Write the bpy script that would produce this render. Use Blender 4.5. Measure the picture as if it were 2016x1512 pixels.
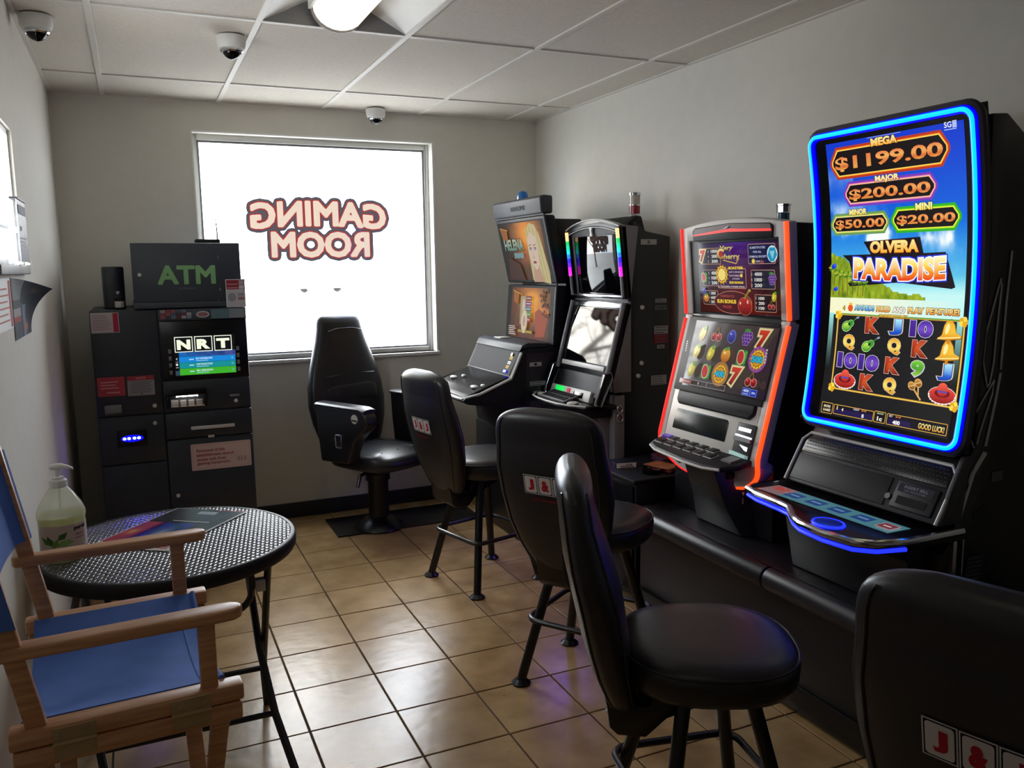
import bpy, bmesh, math, random
import numpy as np
from mathutils import Vector, Matrix
from mathutils.geometry import tessellate_polygon
random.seed(7); np.random.seed(7)
for o in list(bpy.data.objects): bpy.data.objects.remove(o)
SC = bpy.context.scene
COL = SC.collection
PI = math.pi

# ------------------------------------------------------------------ camera
CH = 1.573
YAW, PITCH, ROLL, FPX = 0.4216133, -0.1395386, -0.0135298, 1642.312
cam = bpy.data.cameras.new('camera'); camo = bpy.data.objects.new('camera', cam); COL.objects.link(camo)
cam.sensor_width = 36; cam.lens = FPX * 36 / 2016; cam.clip_start = .02; cam.clip_end = 400
_f = Vector((math.sin(YAW)*math.cos(PITCH), math.cos(YAW)*math.cos(PITCH), math.sin(PITCH)))
_r = Vector((math.cos(YAW), -math.sin(YAW), 0)); _u = _r.cross(_f)
_r2 = _r*math.cos(ROLL) + _u*math.sin(ROLL); _u2 = -_r*math.sin(ROLL) + _u*math.cos(ROLL)
camo.matrix_world = Matrix(((_r2.x, _u2.x, -_f.x, 0), (_r2.y, _u2.y, -_f.y, 0), (_r2.z, _u2.z, -_f.z, CH), (0, 0, 0, 1)))
SC.camera = camo

# ------------------------------------------------------------------ world, exposure
SKY = 21.0
w = bpy.data.worlds.new('sky'); SC.world = w; w.use_nodes = True
nt = w.node_tree; nt.nodes.clear()
tc = nt.nodes.new('ShaderNodeTexCoord'); no = nt.nodes.new('ShaderNodeTexNoise'); rp = nt.nodes.new('ShaderNodeValToRGB')
no.inputs['Scale'].default_value = 3.0; no.inputs['Detail'].default_value = 5
rp.color_ramp.elements[0].position = .38; rp.color_ramp.elements[0].color = (.55, .66, .82, 1)
rp.color_ramp.elements[1].position = .66; rp.color_ramp.elements[1].color = (1.0, .95, .84, 1)
bg = nt.nodes.new('ShaderNodeBackground'); bg.inputs['Strength'].default_value = SKY
wo = nt.nodes.new('ShaderNodeOutputWorld')
nt.links.new(tc.outputs['Generated'], no.inputs['Vector']); nt.links.new(no.outputs['Fac'], rp.inputs['Fac'])
nt.links.new(rp.outputs['Color'], bg.inputs['Color']); nt.links.new(bg.outputs[0], wo.inputs[0])
SC.view_settings.view_transform = 'Standard'; SC.view_settings.look = 'None'
SC.view_settings.exposure = 0.0; SC.view_settings.gamma = 1.0; SC.view_settings.use_curve_mapping = False
SC.cycles.max_bounces = 8; SC.cycles.diffuse_bounces = 5; SC.cycles.glossy_bounces = 4; SC.cycles.transparent_max_bounces = 10
SC.cycles.caustics_reflective = False; SC.cycles.caustics_refractive = False
SC.cycles.sample_clamp_indirect = 6.0
SC.cycles.use_denoising = True

def portal(name, loc, rot, sx, sy):
    l = bpy.data.lights.new(name, 'AREA'); l.shape = 'RECTANGLE'; l.size = sx; l.size_y = sy; l.cycles.is_portal = True
    o = bpy.data.objects.new(name, l); COL.objects.link(o); o.location = loc; o.rotation_euler = rot
portal('daylight_portal_back', (1.1, 5.47, 1.7), (-PI/2, 0, 0), 1.46, 1.35)

# ------------------------------------------------------------------ helpers
def lin(c):
    if isinstance(c, str):
        c = c.lstrip('#'); c = tuple(int(c[i:i+2], 16)/255 for i in (0, 2, 4))
    return tuple((x/12.92 if x <= .04045 else ((x+.055)/1.055)**2.4) for x in c[:3])

def sock(b, *names):
    for n in names:
        if n in b.inputs: return b.inputs[n]

def M(name, col, rough=.5, metal=0., var=.10, scale=14., bump=0., bscale=120., spec=.5, coat=0., emit=None, strength=0., objrand=0., sample=None):
    m = bpy.data.materials.new(name); m.use_nodes = True
    t = m.node_tree; b = t.nodes['Principled BSDF']; L = t.links.new
    c = lin(col)
    b.inputs['Roughness'].default_value = rough; b.inputs['Metallic'].default_value = metal
    b.inputs['Specular IOR Level'].default_value = spec
    b.inputs['Coat Weight'].default_value = coat
    tcn = t.nodes.new('ShaderNodeTexCoord')
    n = t.nodes.new('ShaderNodeTexNoise'); n.inputs['Scale'].default_value = scale; n.inputs['Detail'].default_value = 4
    L(tcn.outputs['Object'], n.inputs['Vector'])
    r = t.nodes.new('ShaderNodeValToRGB'); r.color_ramp.elements[0].position = .3; r.color_ramp.elements[1].position = .7
    r.color_ramp.elements[0].color = tuple(x*(1-var) for x in c)+(1,); r.color_ramp.elements[1].color = tuple(min(1, x*(1+var)) for x in c)+(1,)
    L(n.outputs['Fac'], r.inputs['Fac'])
    src = r.outputs['Color']
    if objrand:
        oi = t.nodes.new('ShaderNodeObjectInfo'); hs = t.nodes.new('ShaderNodeHueSaturation')
        mr = t.nodes.new('ShaderNodeMapRange'); mr.inputs['To Min'].default_value = 1-objrand; mr.inputs['To Max'].default_value = 1+objrand
        L(oi.outputs['Random'], mr.inputs['Value']); L(mr.outputs[0], hs.inputs['Value']); L(src, hs.inputs['Color']); src = hs.outputs['Color']
    L(src, b.inputs['Base Color'])
    if bump:
        n2 = t.nodes.new('ShaderNodeTexNoise'); n2.inputs['Scale'].default_value = bscale; n2.inputs['Detail'].default_value = 3
        L(tcn.outputs['Object'], n2.inputs['Vector'])
        bp = t.nodes.new('ShaderNodeBump'); bp.inputs['Strength'].default_value = bump; bp.inputs['Distance'].default_value = .004
        L(n2.outputs['Fac'], bp.inputs['Height']); L(bp.outputs[0], b.inputs['Normal'])
    if emit is not None:
        b.inputs['Emission Color'].default_value = lin(emit)+(1,); b.inputs['Emission Strength'].default_value = strength
    if sample: m.cycles.emission_sampling = sample
    return m

class MB:
    """collects geometry, then part() links it as one mesh object"""
    def __init__(s): s.v = []; s.f = []; s.mi = []; s.cur = 0; s.c = None; s.xf = None
    def add(s, vs, fs):
        o = len(s.v)
        s.v += [tuple(p) for p in vs]
        for f in fs: s.f.append(tuple(o+i for i in f)); s.mi.append(s.cur)
        return s
    def box(s, x0, x1, y0, y1, z0, z1):
        return s.add([(x0,y0,z0),(x1,y0,z0),(x1,y1,z0),(x0,y1,z0),(x0,y0,z1),(x1,y0,z1),(x1,y1,z1),(x0,y1,z1)],
              [(3,2,1,0),(4,5,6,7),(0,1,5,4),(1,2,6,5),(2,3,7,6),(3,0,4,7)])
    def obox(s, c, ax, ay, az):   # oriented box: centre and three half vectors
        c, ax, ay, az = map(Vector, (c, ax, ay, az)); p = []
        for k in (-1, 1):
            for i, j in ((-1,-1),(1,-1),(1,1),(-1,1)): p.append(c+ax*i+ay*j+az*k)
        return s.add(p, [(3,2,1,0),(4,5,6,7),(0,1,5,4),(1,2,6,5),(2,3,7,6),(3,0,4,7)])
    def bar(s, a, b, w, h, up=(0,0,1)):
        a, b = Vector(a), Vector(b); d = (b-a).normalized(); sd = d.cross(Vector(up)).normalized(); u = sd.cross(d)
        return s.obox((a+b)/2, (b-a)/2, sd*w/2, u*h/2)
    def prism(s, poly, axis, a0, a1):
        def P(p, a): return {'x': (a, p[0], p[1]), 'y': (p[0], a, p[1]), 'z': (p[0], p[1], a)}[axis]
        n = len(poly); vs = [P(p, a0) for p in poly]+[P(p, a1) for p in poly]
        return s.add(vs, [tuple(range(n))[::-1], tuple(range(n, 2*n))]+[(i, (i+1) % n, n+(i+1) % n, n+i) for i in range(n)])
    def loft(s, rings, caps=True, closed=True):
        n = len(rings[0]); vs = [p for r in rings for p in r]; fs = []
        for k in range(len(rings)-1):
            for i in range(n if closed else n-1):
                j = (i+1) % n; fs.append((k*n+i, k*n+j, (k+1)*n+j, (k+1)*n+i))
        if caps: fs.append(tuple(range(n))[::-1]); fs.append(tuple((len(rings)-1)*n+i for i in range(n)))
        return s.add(vs, fs)
    def tube(s, pts, r, n=8, closed=False, flat=1.0):
        pts = [Vector(p) for p in pts]; N = len(pts); rings = []; prev = None
        for i, p in enumerate(pts):
            if closed: d = (pts[(i+1) % N]-pts[i-1])
            else: d = pts[min(i+1, N-1)]-pts[max(i-1, 0)]
            d.normalize()
            if prev is None:
                a = Vector((0,0,1)) if abs(d.z) < .9 else Vector((1,0,0)); u = (a-d*a.dot(d)).normalized()
            else: u = (prev-d*prev.dot(d)).normalized()
            prev = u; v = d.cross(u); rr = r[i] if isinstance(r, (list, tuple)) else r
            rings.append([p+(u*math.cos(2*PI*k/n)*flat+v*math.sin(2*PI*k/n))*rr for k in range(n)])
        if closed: rings.append(rings[0])
        return s.loft(rings, caps=not closed)
    def lathe(s, prof, c=(0,0,0), n=24, sx=1, sy=1):
        return s.loft([[(c[0]+r*sx*math.cos(2*PI*k/n), c[1]+r*sy*math.sin(2*PI*k/n), c[2]+z) for k in range(n)] for r, z in prof])
    def cyl(s, a, b, r, n=16): return s.tube([a, b], r, n)
    def disc(s, c, nrm, r, th, n=16):
        c = Vector(c); nrm = Vector(nrm).normalized(); return s.tube([c, c+nrm*th], r, n)

def shade(me, ang=.6):
    me.polygons.foreach_set('use_smooth', [True]*len(me.polygons))
    me.set_sharp_from_angle(angle=ang)

def mk(name, mb, mats, parent=None, off=(0,0,0), bevel=0, seg=2, smooth=.6):
    me = bpy.data.meshes.new(name)
    vs = [(x-off[0], y-off[1], z-off[2]) for x, y, z in mb.v]
    me.from_pydata(vs, [], mb.f)
    if not isinstance(mats, (list, tuple)): mats = [mats]
    for m in mats: me.materials.append(m)
    if len(mats) > 1: me.polygons.foreach_set('material_index', mb.mi)
    bm = bmesh.new(); bm.from_mesh(me)
    bmesh.ops.remove_doubles(bm, verts=bm.verts, dist=1e-6)
    bmesh.ops.recalc_face_normals(bm, faces=bm.faces)
    if bevel:
        ed = [e for e in bm.edges if len(e.link_faces) == 2 and e.calc_face_angle(0) > .5]
        bmesh.ops.bevel(bm, geom=ed, offset=bevel, segments=seg, affect='EDGES', profile=.5, clamp_overlap=True)
    bm.to_mesh(me); bm.free()
    shade(me, smooth)
    o = bpy.data.objects.new(name, me); COL.objects.link(o)
    if parent: o.parent = parent
    return o

class Thing:
    def __init__(s, name, label=None, cat=None, loc=(0,0,0), rz=0, group=None, kind=None, local=False):
        e = bpy.data.objects.new(name, None); COL.objects.link(e); e.location = loc; e.rotation_euler = (0, 0, rz); e.empty_display_size = .1
        s.e = e; s.off = (0,0,0) if local else loc
        tag(e, label, cat, group, kind)
    def part(s, name, mb, mat, parent=None, label=None, kind=None, **k):
        o = mk(name, mb, mat, parent or s.e, s.off, **k)
        if label: o['label'] = label
        if kind: o['kind'] = kind
        return o
def tag(o, label=None, cat=None, group=None, kind=None):
    if label: o['label'] = label
    if cat: o['category'] = cat
    if group: o['group'] = group
    if kind: o['kind'] = kind
def tree_copy(o, parent=None):
    c = o.copy(); COL.objects.link(c)
    if parent: c.parent = parent
    for ch in list(o.children): tree_copy(ch, c)
    return c

# ------------------------------------------------------------------ flat print: coloured polygons laid on a surface
_tcache = {}
def glyphs(s, off=0.0, shear=0.0, sp=1.0, stroke=0.0):
    key = (s, round(off, 4), shear, sp, stroke)
    if key in _tcache: return _tcache[key]
    cu = bpy.data.curves.new('t', 'FONT'); cu.body = s; cu.size = 1; cu.offset = off; cu.resolution_u = 3; cu.shear = shear; cu.space_character = sp
    if stroke: cu.fill_mode = 'NONE'; cu.bevel_depth = stroke; cu.bevel_resolution = 0
    ob = bpy.data.objects.new('t', cu); me = ob.to_mesh()
    v = np.array([x.co[:2] for x in me.vertices]) if len(me.vertices) else np.zeros((0, 2))
    f = [tuple(p.vertices) for p in me.polygons]
    ob.to_mesh_clear(); bpy.data.objects.remove(ob); bpy.data.curves.remove(cu)
    _tcache[key] = (v, f); return v, f

class Print:
    """polygons in surface metres (a = across from the reader's left, b = up); emb: emissive colour, else ink"""
    def __init__(s): s.v = []; s.f = []; s.col = []; s.lay = 0
    def _add(s, pts, faces, col, lay=None, grad=None):
        s.lay += 1; o = len(s.v); L = s.lay if lay is None else lay
        pts = np.asarray(pts, float)
        b0, b1 = pts[:, 1].min(), pts[:, 1].max()
        for p in pts: s.v.append((p[0], p[1], L))
        for f in faces:
            s.f.append(tuple(o+i for i in f))
            cc = []
            for i in f:
                if grad is not None:
                    t = (pts[i][1]-b0)/max(b1-b0, 1e-9); st = grad
                    k = min(int(t*(len(st)-1)), len(st)-2); tt = t*(len(st)-1)-k
                    A, B = lin(st[k]), lin(st[k+1]); cc.append(tuple(A[q]*(1-tt)+B[q]*tt for q in range(3)))
                else: cc.append(lin(col))
            s.col.append(cc)
    def poly(s, pts, col=None, grad=None): s._add(pts, [tuple(range(len(pts)))], col, grad=grad)
    def rect(s, a0, a1, b0, b1, col=None, grad=None): s.poly([(a0,b0),(a1,b0),(a1,b1),(a0,b1)], col, grad)
    def rrect(s, a0, a1, b0, b1, r, col=None, grad=None):
        p = []
        for cx, cy, t0 in ((a1-r,b1-r,0),(a0+r,b1-r,PI/2),(a0+r,b0+r,PI),(a1-r,b0+r,1.5*PI)):
            for k in range(5): t = t0+k*PI/8; p.append((cx+r*math.cos(t), cy+r*math.sin(t)))
        s.poly(p, col, grad)
    def cham(s, a0, a1, b0, b1, c, col=None, grad=None):
        s.poly([(a0+c,b0),(a1-c,b0),(a1,(b0+b1)/2-c*.3),(a1,(b0+b1)/2+c*.3),(a1-c,b1),(a0+c,b1),(a0,(b0+b1)/2+c*.3),(a0,(b0+b1)/2-c*.3)], col, grad)
    def ell(s, ca, cb, ra, rb, col=None, rot=0, n=20, grad=None):
        p = []
        for k in range(n):
            t = 2*PI*k/n; x, y = ra*math.cos(t), rb*math.sin(t); p.append((ca+x*math.cos(rot)-y*math.sin(rot), cb+x*math.sin(rot)+y*math.cos(rot)))
        s.poly(p, col, grad)
    def line(s, a, b, wd, col):
        a, b = np.array(a, float), np.array(b, float); d = b-a; d /= np.linalg.norm(d); n = np.array([-d[1], d[0]])*wd/2
        s.poly([a-n, b-n, b+n, a+n], col)
    def frame(s, a0, a1, b0, b1, wd, col):
        s.rect(a0,a1,b0,b0+wd,col); s.rect(a0,a1,b1-wd,b1,col); s.rect(a0,a0+wd,b0,b1,col); s.rect(a1-wd,a1,b0,b1,col)
    def star(s, ca, cb, r0, r1, n, col):
        p = []
        for k in range(2*n):
            r = r1 if k % 2 == 0 else r0; t = PI*k/n; p.append((ca+r*math.cos(t), cb+r*math.sin(t)))
        o = [(ca, cb)]+p; s._add(o, [(0, 1+k, 1+(k+1) % (2*n)) for k in range(2*n)], col)
    def text(s, t, ca, cb, wd, h, col=None, bold=.015, grad=None, outline=None, rot=0, arch=0, shear=0, taper=0, sp=1.0):
        """text stretched into the box wd x h round its centre; outline = [(offset, colour), ...] drawn below"""
        v0, f0 = glyphs(t, bold, shear, sp)
        if len(v0) == 0: return
        lo, hi = v0.min(0), v0.max(0); sc = np.array([wd, h])/np.maximum(hi-lo, 1e-6)
        def put(v):
            q = ((v-(lo+hi)/2)*sc)
            if taper: q[:, 1] *= 1+taper*(q[:, 0]/(wd/2))
            if arch: q[:, 1] += arch*(1-(q[:, 0]/(wd/2))**2)
            c, n = math.cos(rot), math.sin(rot)
            return np.stack([ca+q[:, 0]*c-q[:, 1]*n, cb+q[:, 0]*n+q[:, 1]*c], 1)
        for it in (outline or []):
            of, oc = it[:2]; v, f = glyphs(t, bold+of, shear, sp, it[2] if len(it) > 2 else 0.0); s._add(put(v), f, oc)
        s._add(put(v0), f0, col, grad=grad)
    def bold_text(s, words, cell, levels):
        """heavy lettering: words = [(text, ca, cb, w, h, arch)]; levels = [(radius, colour)] grown round the letters, inmost first"""
        tris = []
        for t, ca, cb, wd, h, arch in words:
            v, f = glyphs(t); lo, hi = v.min(0), v.max(0); q = (v-(lo+hi)/2)*np.array([wd, h])/(hi-lo)
            q[:, 1] += arch*(1-(q[:, 0]/(wd/2))**2); q += (ca, cb)
            for fc in f:
                for k in range(1, len(fc)-1): tris.append(q[[fc[0], fc[k], fc[k+1]]])
        R = max(l[0] for l in levels)+2*cell; P_ = np.concatenate(tris); lo, hi = P_.min(0)-R, P_.max(0)+R
        nx, ny = int((hi[0]-lo[0])/cell)+1, int((hi[1]-lo[1])/cell)+1; m = np.zeros((ny, nx), bool)
        for T_ in tris:
            i0, j0 = np.maximum(((T_.min(0)-lo)/cell).astype(int)-1, 0); i1, j1 = ((T_.max(0)-lo)/cell).astype(int)+2
            X_, Y_ = np.meshgrid(lo[0]+(np.arange(i0, i1)+.5)*cell, lo[1]+(np.arange(j0, j1)+.5)*cell)
            e = [(T_[(k+1) % 3][0]-T_[k][0])*(Y_-T_[k][1])-(T_[(k+1) % 3][1]-T_[k][1])*(X_-T_[k][0]) for k in range(3)]
            ins = ((e[0] >= 0) & (e[1] >= 0) & (e[2] >= 0)) | ((e[0] <= 0) & (e[1] <= 0) & (e[2] <= 0))
            sub = m[j0:j1, i0:i1]; sub |= ins[:sub.shape[0], :sub.shape[1]]
        idx = np.full((ny, nx), -1)
        for k, (r, c) in reversed(list(enumerate(levels))):
            n = int(r/cell); d = np.zeros_like(m)
            for dy in range(-n, n+1):
                for dx in range(-n, n+1):
                    if dx*dx+dy*dy <= (r/cell)**2: d |= np.roll(np.roll(m, dy, 0), dx, 1)
            idx[d] = k
        s.lay += 1
        for j in range(ny):
            i = 0
            while i < nx:
                k = idx[j, i]; i2 = i
                while i2 < nx and idx[j, i2] == k: i2 += 1
                if k >= 0:
                    o = len(s.v); a0, a1, b0, b1 = lo[0]+i*cell, lo[0]+i2*cell, lo[1]+j*cell, lo[1]+(j+1)*cell
                    s.v += [(a0, b0, s.lay), (a1, b0, s.lay), (a1, b1, s.lay), (a0, b1, s.lay)]; s.f.append((o, o+1, o+2, o+3)); s.col.append([lin(levels[k][1])]*4)
                i = i2
    def raster(s, a0, a1, b0, b1, img):   # img[row from top][col] sRGB 0..1, every cell a small quad
        H, Wd = img.shape[:2]; o = len(s.v); s.lay += 1
        A = np.linspace(a0, a1, Wd+1); B = np.linspace(b1, b0, H+1)
        for b in B: s.v += [(a, b, s.lay) for a in A]
        li = np.where(img <= .04045, img/12.92, ((img+.055)/1.055)**2.4)
        for r in range(H):
            for c in range(Wd):
                i = o+r*(Wd+1)+c; s.f.append((i+Wd+1, i+Wd+2, i+1, i)); cc = tuple(li[r, c]); s.col.append([cc]*4)
    def sliced(s, ax, h):   # cut every polygon into strips along axis ax so that it can follow a curved surface
        V, F, C = [], [], []
        for f, cc in zip(s.f, s.col):
            pts = [(s.v[i], c) for i, c in zip(f, cc)]
            if max(q[0][ax] for q in pts)-min(q[0][ax] for q in pts) < h*.5: tris = [pts]
            elif len(pts) > 4:
                tess = tessellate_polygon([[Vector((q[0][0], q[0][1], 0)) for q in pts]]); tris = [[pts[i] for i in t] for t in tess]
            else: tris = [pts]
            for tr_ in tris:
                lo = min(q[0][ax] for q in tr_); hi = max(q[0][ax] for q in tr_); k0 = math.floor(lo/h+1e-6); k1 = math.ceil(hi/h-1e-6)
                for k in range(k0, max(k1, k0+1)):
                    poly = tr_
                    for sg, lim in ((1, k*h), (-1, (k+1)*h)):
                        out = []
                        for i in range(len(poly)):
                            (p0, c0), (p1, c1) = poly[i-1], poly[i]; d0, d1 = sg*(p0[ax]-lim), sg*(p1[ax]-lim)
                            if (d0 < 0) != (d1 < 0):
                                t = d0/(d0-d1); out.append((tuple(p0[q]+(p1[q]-p0[q])*t for q in range(3)), tuple(c0[q]+(c1[q]-c0[q])*t for q in range(3))))
                            if d1 >= 0: out.append((p1, c1))
                        poly = out
                        if len(poly) < 3: break
                    if len(poly) >= 3:
                        o = len(V); V += [q[0] for q in poly]; F.append(tuple(range(o, o+len(poly)))); C.append([q[1] for q in poly])
        s.v, s.f, s.col = V, F, C
    def build(s, name, surf, mat, parent, off, step=.00025, base=.0004, kind=None, cut=None):
        if cut: s.sliced(*cut)
        me = bpy.data.meshes.new(name)
        vs = [tuple(np.array(surf(a, b, base+step*L))-np.array(off)) for a, b, L in s.v]
        me.from_pydata(vs, [], s.f); me.materials.append(mat)
        at = me.color_attributes.new('Col', 'FLOAT_COLOR', 'CORNER')
        fl = [x for cc in s.col for c in cc for x in (c[0], c[1], c[2], 1.0)]
        at.data.foreach_set('color', fl)
        o = bpy.data.objects.new(name, me); COL.objects.link(o); o.parent = parent
        if kind: o['kind'] = kind
        return o

def col_mat(name, emit=0., rough=.5, spec=.5, trans=0.):
    m = bpy.data.materials.new(name); m.use_nodes = True; t = m.node_tree; b = t.nodes['Principled BSDF']
    a = t.nodes.new('ShaderNodeVertexColor'); a.layer_name = 'Col'
    b.inputs['Roughness'].default_value = rough; b.inputs['Specular IOR Level'].default_value = spec
    if emit:
        b.inputs['Base Color'].default_value = (.01, .01, .01, 1)
        t.links.new(a.outputs[0], b.inputs['Emission Color']); b.inputs['Emission Strength'].default_value = emit
        m.cycles.emission_sampling = 'NONE'
    else: t.links.new(a.outputs[0], b.inputs['Base Color'])
    if trans:
        tl = t.nodes.new('ShaderNodeBsdfTranslucent'); mx = t.nodes.new('ShaderNodeMixShader'); mx.inputs[0].default_value = trans
        t.links.new(a.outputs[0], tl.inputs[0]); t.links.new(b.outputs[0], mx.inputs[1]); t.links.new(tl.outputs[0], mx.inputs[2])
        t.links.new(mx.outputs[0], t.nodes['Material Output'].inputs[0])
    return m

def plane_surf(o, ea, eb):
    o, ea, eb = np.array(o, float), np.array(ea, float), np.array(eb, float); n = np.cross(ea, eb); n /= np.linalg.norm(n)
    return lambda a, b, d: o+ea*a+eb*b+n*d
def face_x(y_left, x0, z0, x1, z1):
    """screen facing -X, reader's left at large Y, bottom (x0,z0) to top (x1,z1)"""
    e = np.array([x1-x0, 0, z1-z0]); e /= np.linalg.norm(e)
    return plane_surf((x0, y_left, z0), (0, -1, 0), e)
def side_y(x_left, y):    # panel facing -Y: a runs +X, b runs +Z
    return plane_surf((x_left, y, 0), (1, 0, 0), (0, 0, 1))

def vnoise(w_, h_, cells, seed, octv=4):
    rs = np.random.RandomState(seed); out = np.zeros((h_, w_)); amp = 1; tot = 0
    for k in range(octv):
        g = rs.rand(cells+2, cells+2); y = np.linspace(0, cells, h_); x = np.linspace(0, cells, w_)
        yi, xi = y.astype(int), x.astype(int); fy, fx = (y-yi)[:, None], (x-xi)[None]; fy = fy*fy*(3-2*fy); fx = fx*fx*(3-2*fx)
        G = lambda a, b: g[np.ix_(a, b)]
        out += amp*((G(yi, xi)*(1-fx)+G(yi, xi+1)*fx)*(1-fy)+(G(yi+1, xi)*(1-fx)+G(yi+1, xi+1)*fx)*fy); tot += amp; amp *= .5; cells *= 2
    return out/tot

# ------------------------------------------------------------------ materials
m_wall = M('wall_paint', '#dbd8cf', .85, var=.02, bump=.05, bscale=90)
m_ceil = M('ceiling_panel_fibre', '#dad3c8', .95, var=.05, scale=60, bump=.5, bscale=220)
m_grid = M('ceiling_grid_white', '#dad6ce', .5, var=.02)
m_grout = M('grout', '#54402f', .9, var=.1, scale=30)
m_base = M('black_rubber_baseboard', '#222427', .5)
m_white = M('white_paint', '#e6e6e4', .45, var=.02)
m_alu = M('window_alu_white', '#dcdcd8', .4, var=.03)
m_black = M('black_plastic', '#17181c', .5, var=.15, spec=.3)
m_blackg = M('black_gloss', '#0e0e12', .26, var=.1, spec=.35)
m_dark = M('dark_grey_plastic', '#3c3e43', .5, var=.08, spec=.3)
m_disp = M('dull_display_glass', '#1c211e', .25, var=.05, spec=.25)
m_side = M('black_laminate_side', '#17171b', .35, var=.15)
m_vinyl = M('black_vinyl', '#212124', .36, var=.12, scale=8, bump=.08, bscale=300)
m_leg = M('black_steel', '#0d0d0f', .32, var=.1)
m_chrome = M('chrome', '#c9cbd0', .14, metal=1, var=.03)
m_silver = M('silver_plastic', '#c9c6c2', .42, metal=.05, var=.04)
m_grey = M('grey_panel', '#77777a', .45, var=.05)
m_glassblk = M('black_screen_glass', '#050507', .04, var=.02, spec=.28)
m_atm = M('charcoal_steel', '#333a43', .5, var=.08, scale=6)  # charcoal lifted to blue-grey, veiling glare of the window put into the colour
m_atm2 = M('charcoal_steel_bezel', '#282e36', .4, var=.08)
m_wood = None
m_print = col_mat('printed_ink', 0, .7, .2)
m_screen = col_mat('lit_screen_image', 1.0, .06, .4)
m_screen_dim = col_mat('lit_screen_image_dim', .8, .06, .3)
m_screen_matte = col_mat('lit_matte_screen_image', .62, .5, .04)
m_leddk = M('led_blue_edge', '#0000ff', .4, emit='#0000ff', strength=1.1, sample='FRONT')
m_ledcy = M('led_cyan_core', '#00a5ff', .4, emit='#009cff', strength=2.2, sample='FRONT')
m_ledred = M('led_red_tube', '#ff2a1a', .4, emit='#ff1a18', strength=1.25, sample='FRONT')
m_ledor = M('led_orange_red_tube', '#ff5a20', .4, emit='#ff4210', strength=1.7, sample='FRONT')
m_ledblue = M('led_blue', '#1030ff', .4, emit='#1420ff', strength=3.0, sample='FRONT')
def wood_mat():
    m = bpy.data.materials.new('varnished_beech'); m.use_nodes = True; t = m.node_tree; b = t.nodes['Principled BSDF']; L = t.links.new
    tcn = t.nodes.new('ShaderNodeTexCoord'); mp = t.nodes.new('ShaderNodeMapping'); mp.inputs['Scale'].default_value = (3, 40, 40)
    n = t.nodes.new('ShaderNodeTexNoise'); n.inputs['Scale'].default_value = 2.2; n.inputs['Detail'].default_value = 6
    r = t.nodes.new('ShaderNodeValToRGB'); r.color_ramp.elements[0].position = .3; r.color_ramp.elements[1].position = .72
    r.color_ramp.elements[0].color = lin('#b07a52')+(1,); r.color_ramp.elements[1].color = lin('#dba878')+(1,)
    L(tcn.outputs['Object'], mp.inputs[0]); L(mp.outputs[0], n.inputs['Vector']); L(n.outputs['Fac'], r.inputs['Fac']); L(r.outputs[0], b.inputs['Base Color'])
    b.inputs['Roughness'].default_value = .4
    return m
m_wood = wood_mat()
m_canvas = M('blue_canvas', '#4c74c4', .85, var=.12, scale=10, bump=.35, bscale=420)
m_brass = M('brass_hinge', '#b09a72', .4, metal=.3, var=.08)
def tile_mat():
    m = bpy.data.materials.new('beige_ceramic_tile'); m.use_nodes = True; t = m.node_tree; b = t.nodes['Principled BSDF']; L = t.links.new
    geo = t.nodes.new('ShaderNodeNewGeometry'); n = t.nodes.new('ShaderNodeTexNoise'); n.inputs['Scale'].default_value = 7; n.inputs['Detail'].default_value = 6
    L(geo.outputs['Position'], n.inputs['Vector'])
    r = t.nodes.new('ShaderNodeValToRGB'); r.color_ramp.elements[0].position = .3; r.color_ramp.elements[1].position = .72
    r.color_ramp.elements[0].color = lin('#98794f')+(1,); r.color_ramp.elements[1].color = lin('#ba9a6c')+(1,)
    L(n.outputs['Fac'], r.inputs['Fac'])
    oi = t.nodes.new('ShaderNodeObjectInfo'); hs = t.nodes.new('ShaderNodeHueSaturation'); mr = t.nodes.new('ShaderNodeMapRange')
    mr.inputs['To Min'].default_value = .93; mr.inputs['To Max'].default_value = 1.06
    L(oi.outputs['Random'], mr.inputs['Value']); L(mr.outputs[0], hs.inputs['Value']); L(r.outputs[0], hs.inputs['Color'])
    n3 = t.nodes.new('ShaderNodeTexNoise'); n3.inputs['Scale'].default_value = 38; n3.inputs['Detail'].default_value = 2
    L(geo.outputs['Position'], n3.inputs['Vector'])
    r3 = t.nodes.new('ShaderNodeValToRGB'); r3.color_ramp.elements[0].position = .24; r3.color_ramp.elements[1].position = .30
    r3.color_ramp.elements[0].color = (.35, .35, .35, 1); r3.color_ramp.elements[1].color = (1, 1, 1, 1); L(n3.outputs['Fac'], r3.inputs['Fac'])
    mx = t.nodes.new('ShaderNodeMixRGB'); mx.blend_type = 'MULTIPLY'; mx.inputs[0].default_value = .6
    L(hs.outputs[0], mx.inputs[1]); L(r3.outputs[0], mx.inputs[2]); L(mx.outputs[0], b.inputs['Base Color'])
    b.inputs['Roughness'].default_value = .27; b.inputs['Specular IOR Level'].default_value = .5
    n2 = t.nodes.new('ShaderNodeTexNoise'); n2.inputs['Scale'].default_value = 16
    L(geo.outputs['Position'], n2.inputs['Vector'])
    bp = t.nodes.new('ShaderNodeBump'); bp.inputs['Strength'].default_value = .12; bp.inputs['Distance'].default_value = .01
    L(n2.outputs['Fac'], bp.inputs['Height']); L(bp.outputs[0], b.inputs['Normal'])
    return m
m_tile = tile_mat()
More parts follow.
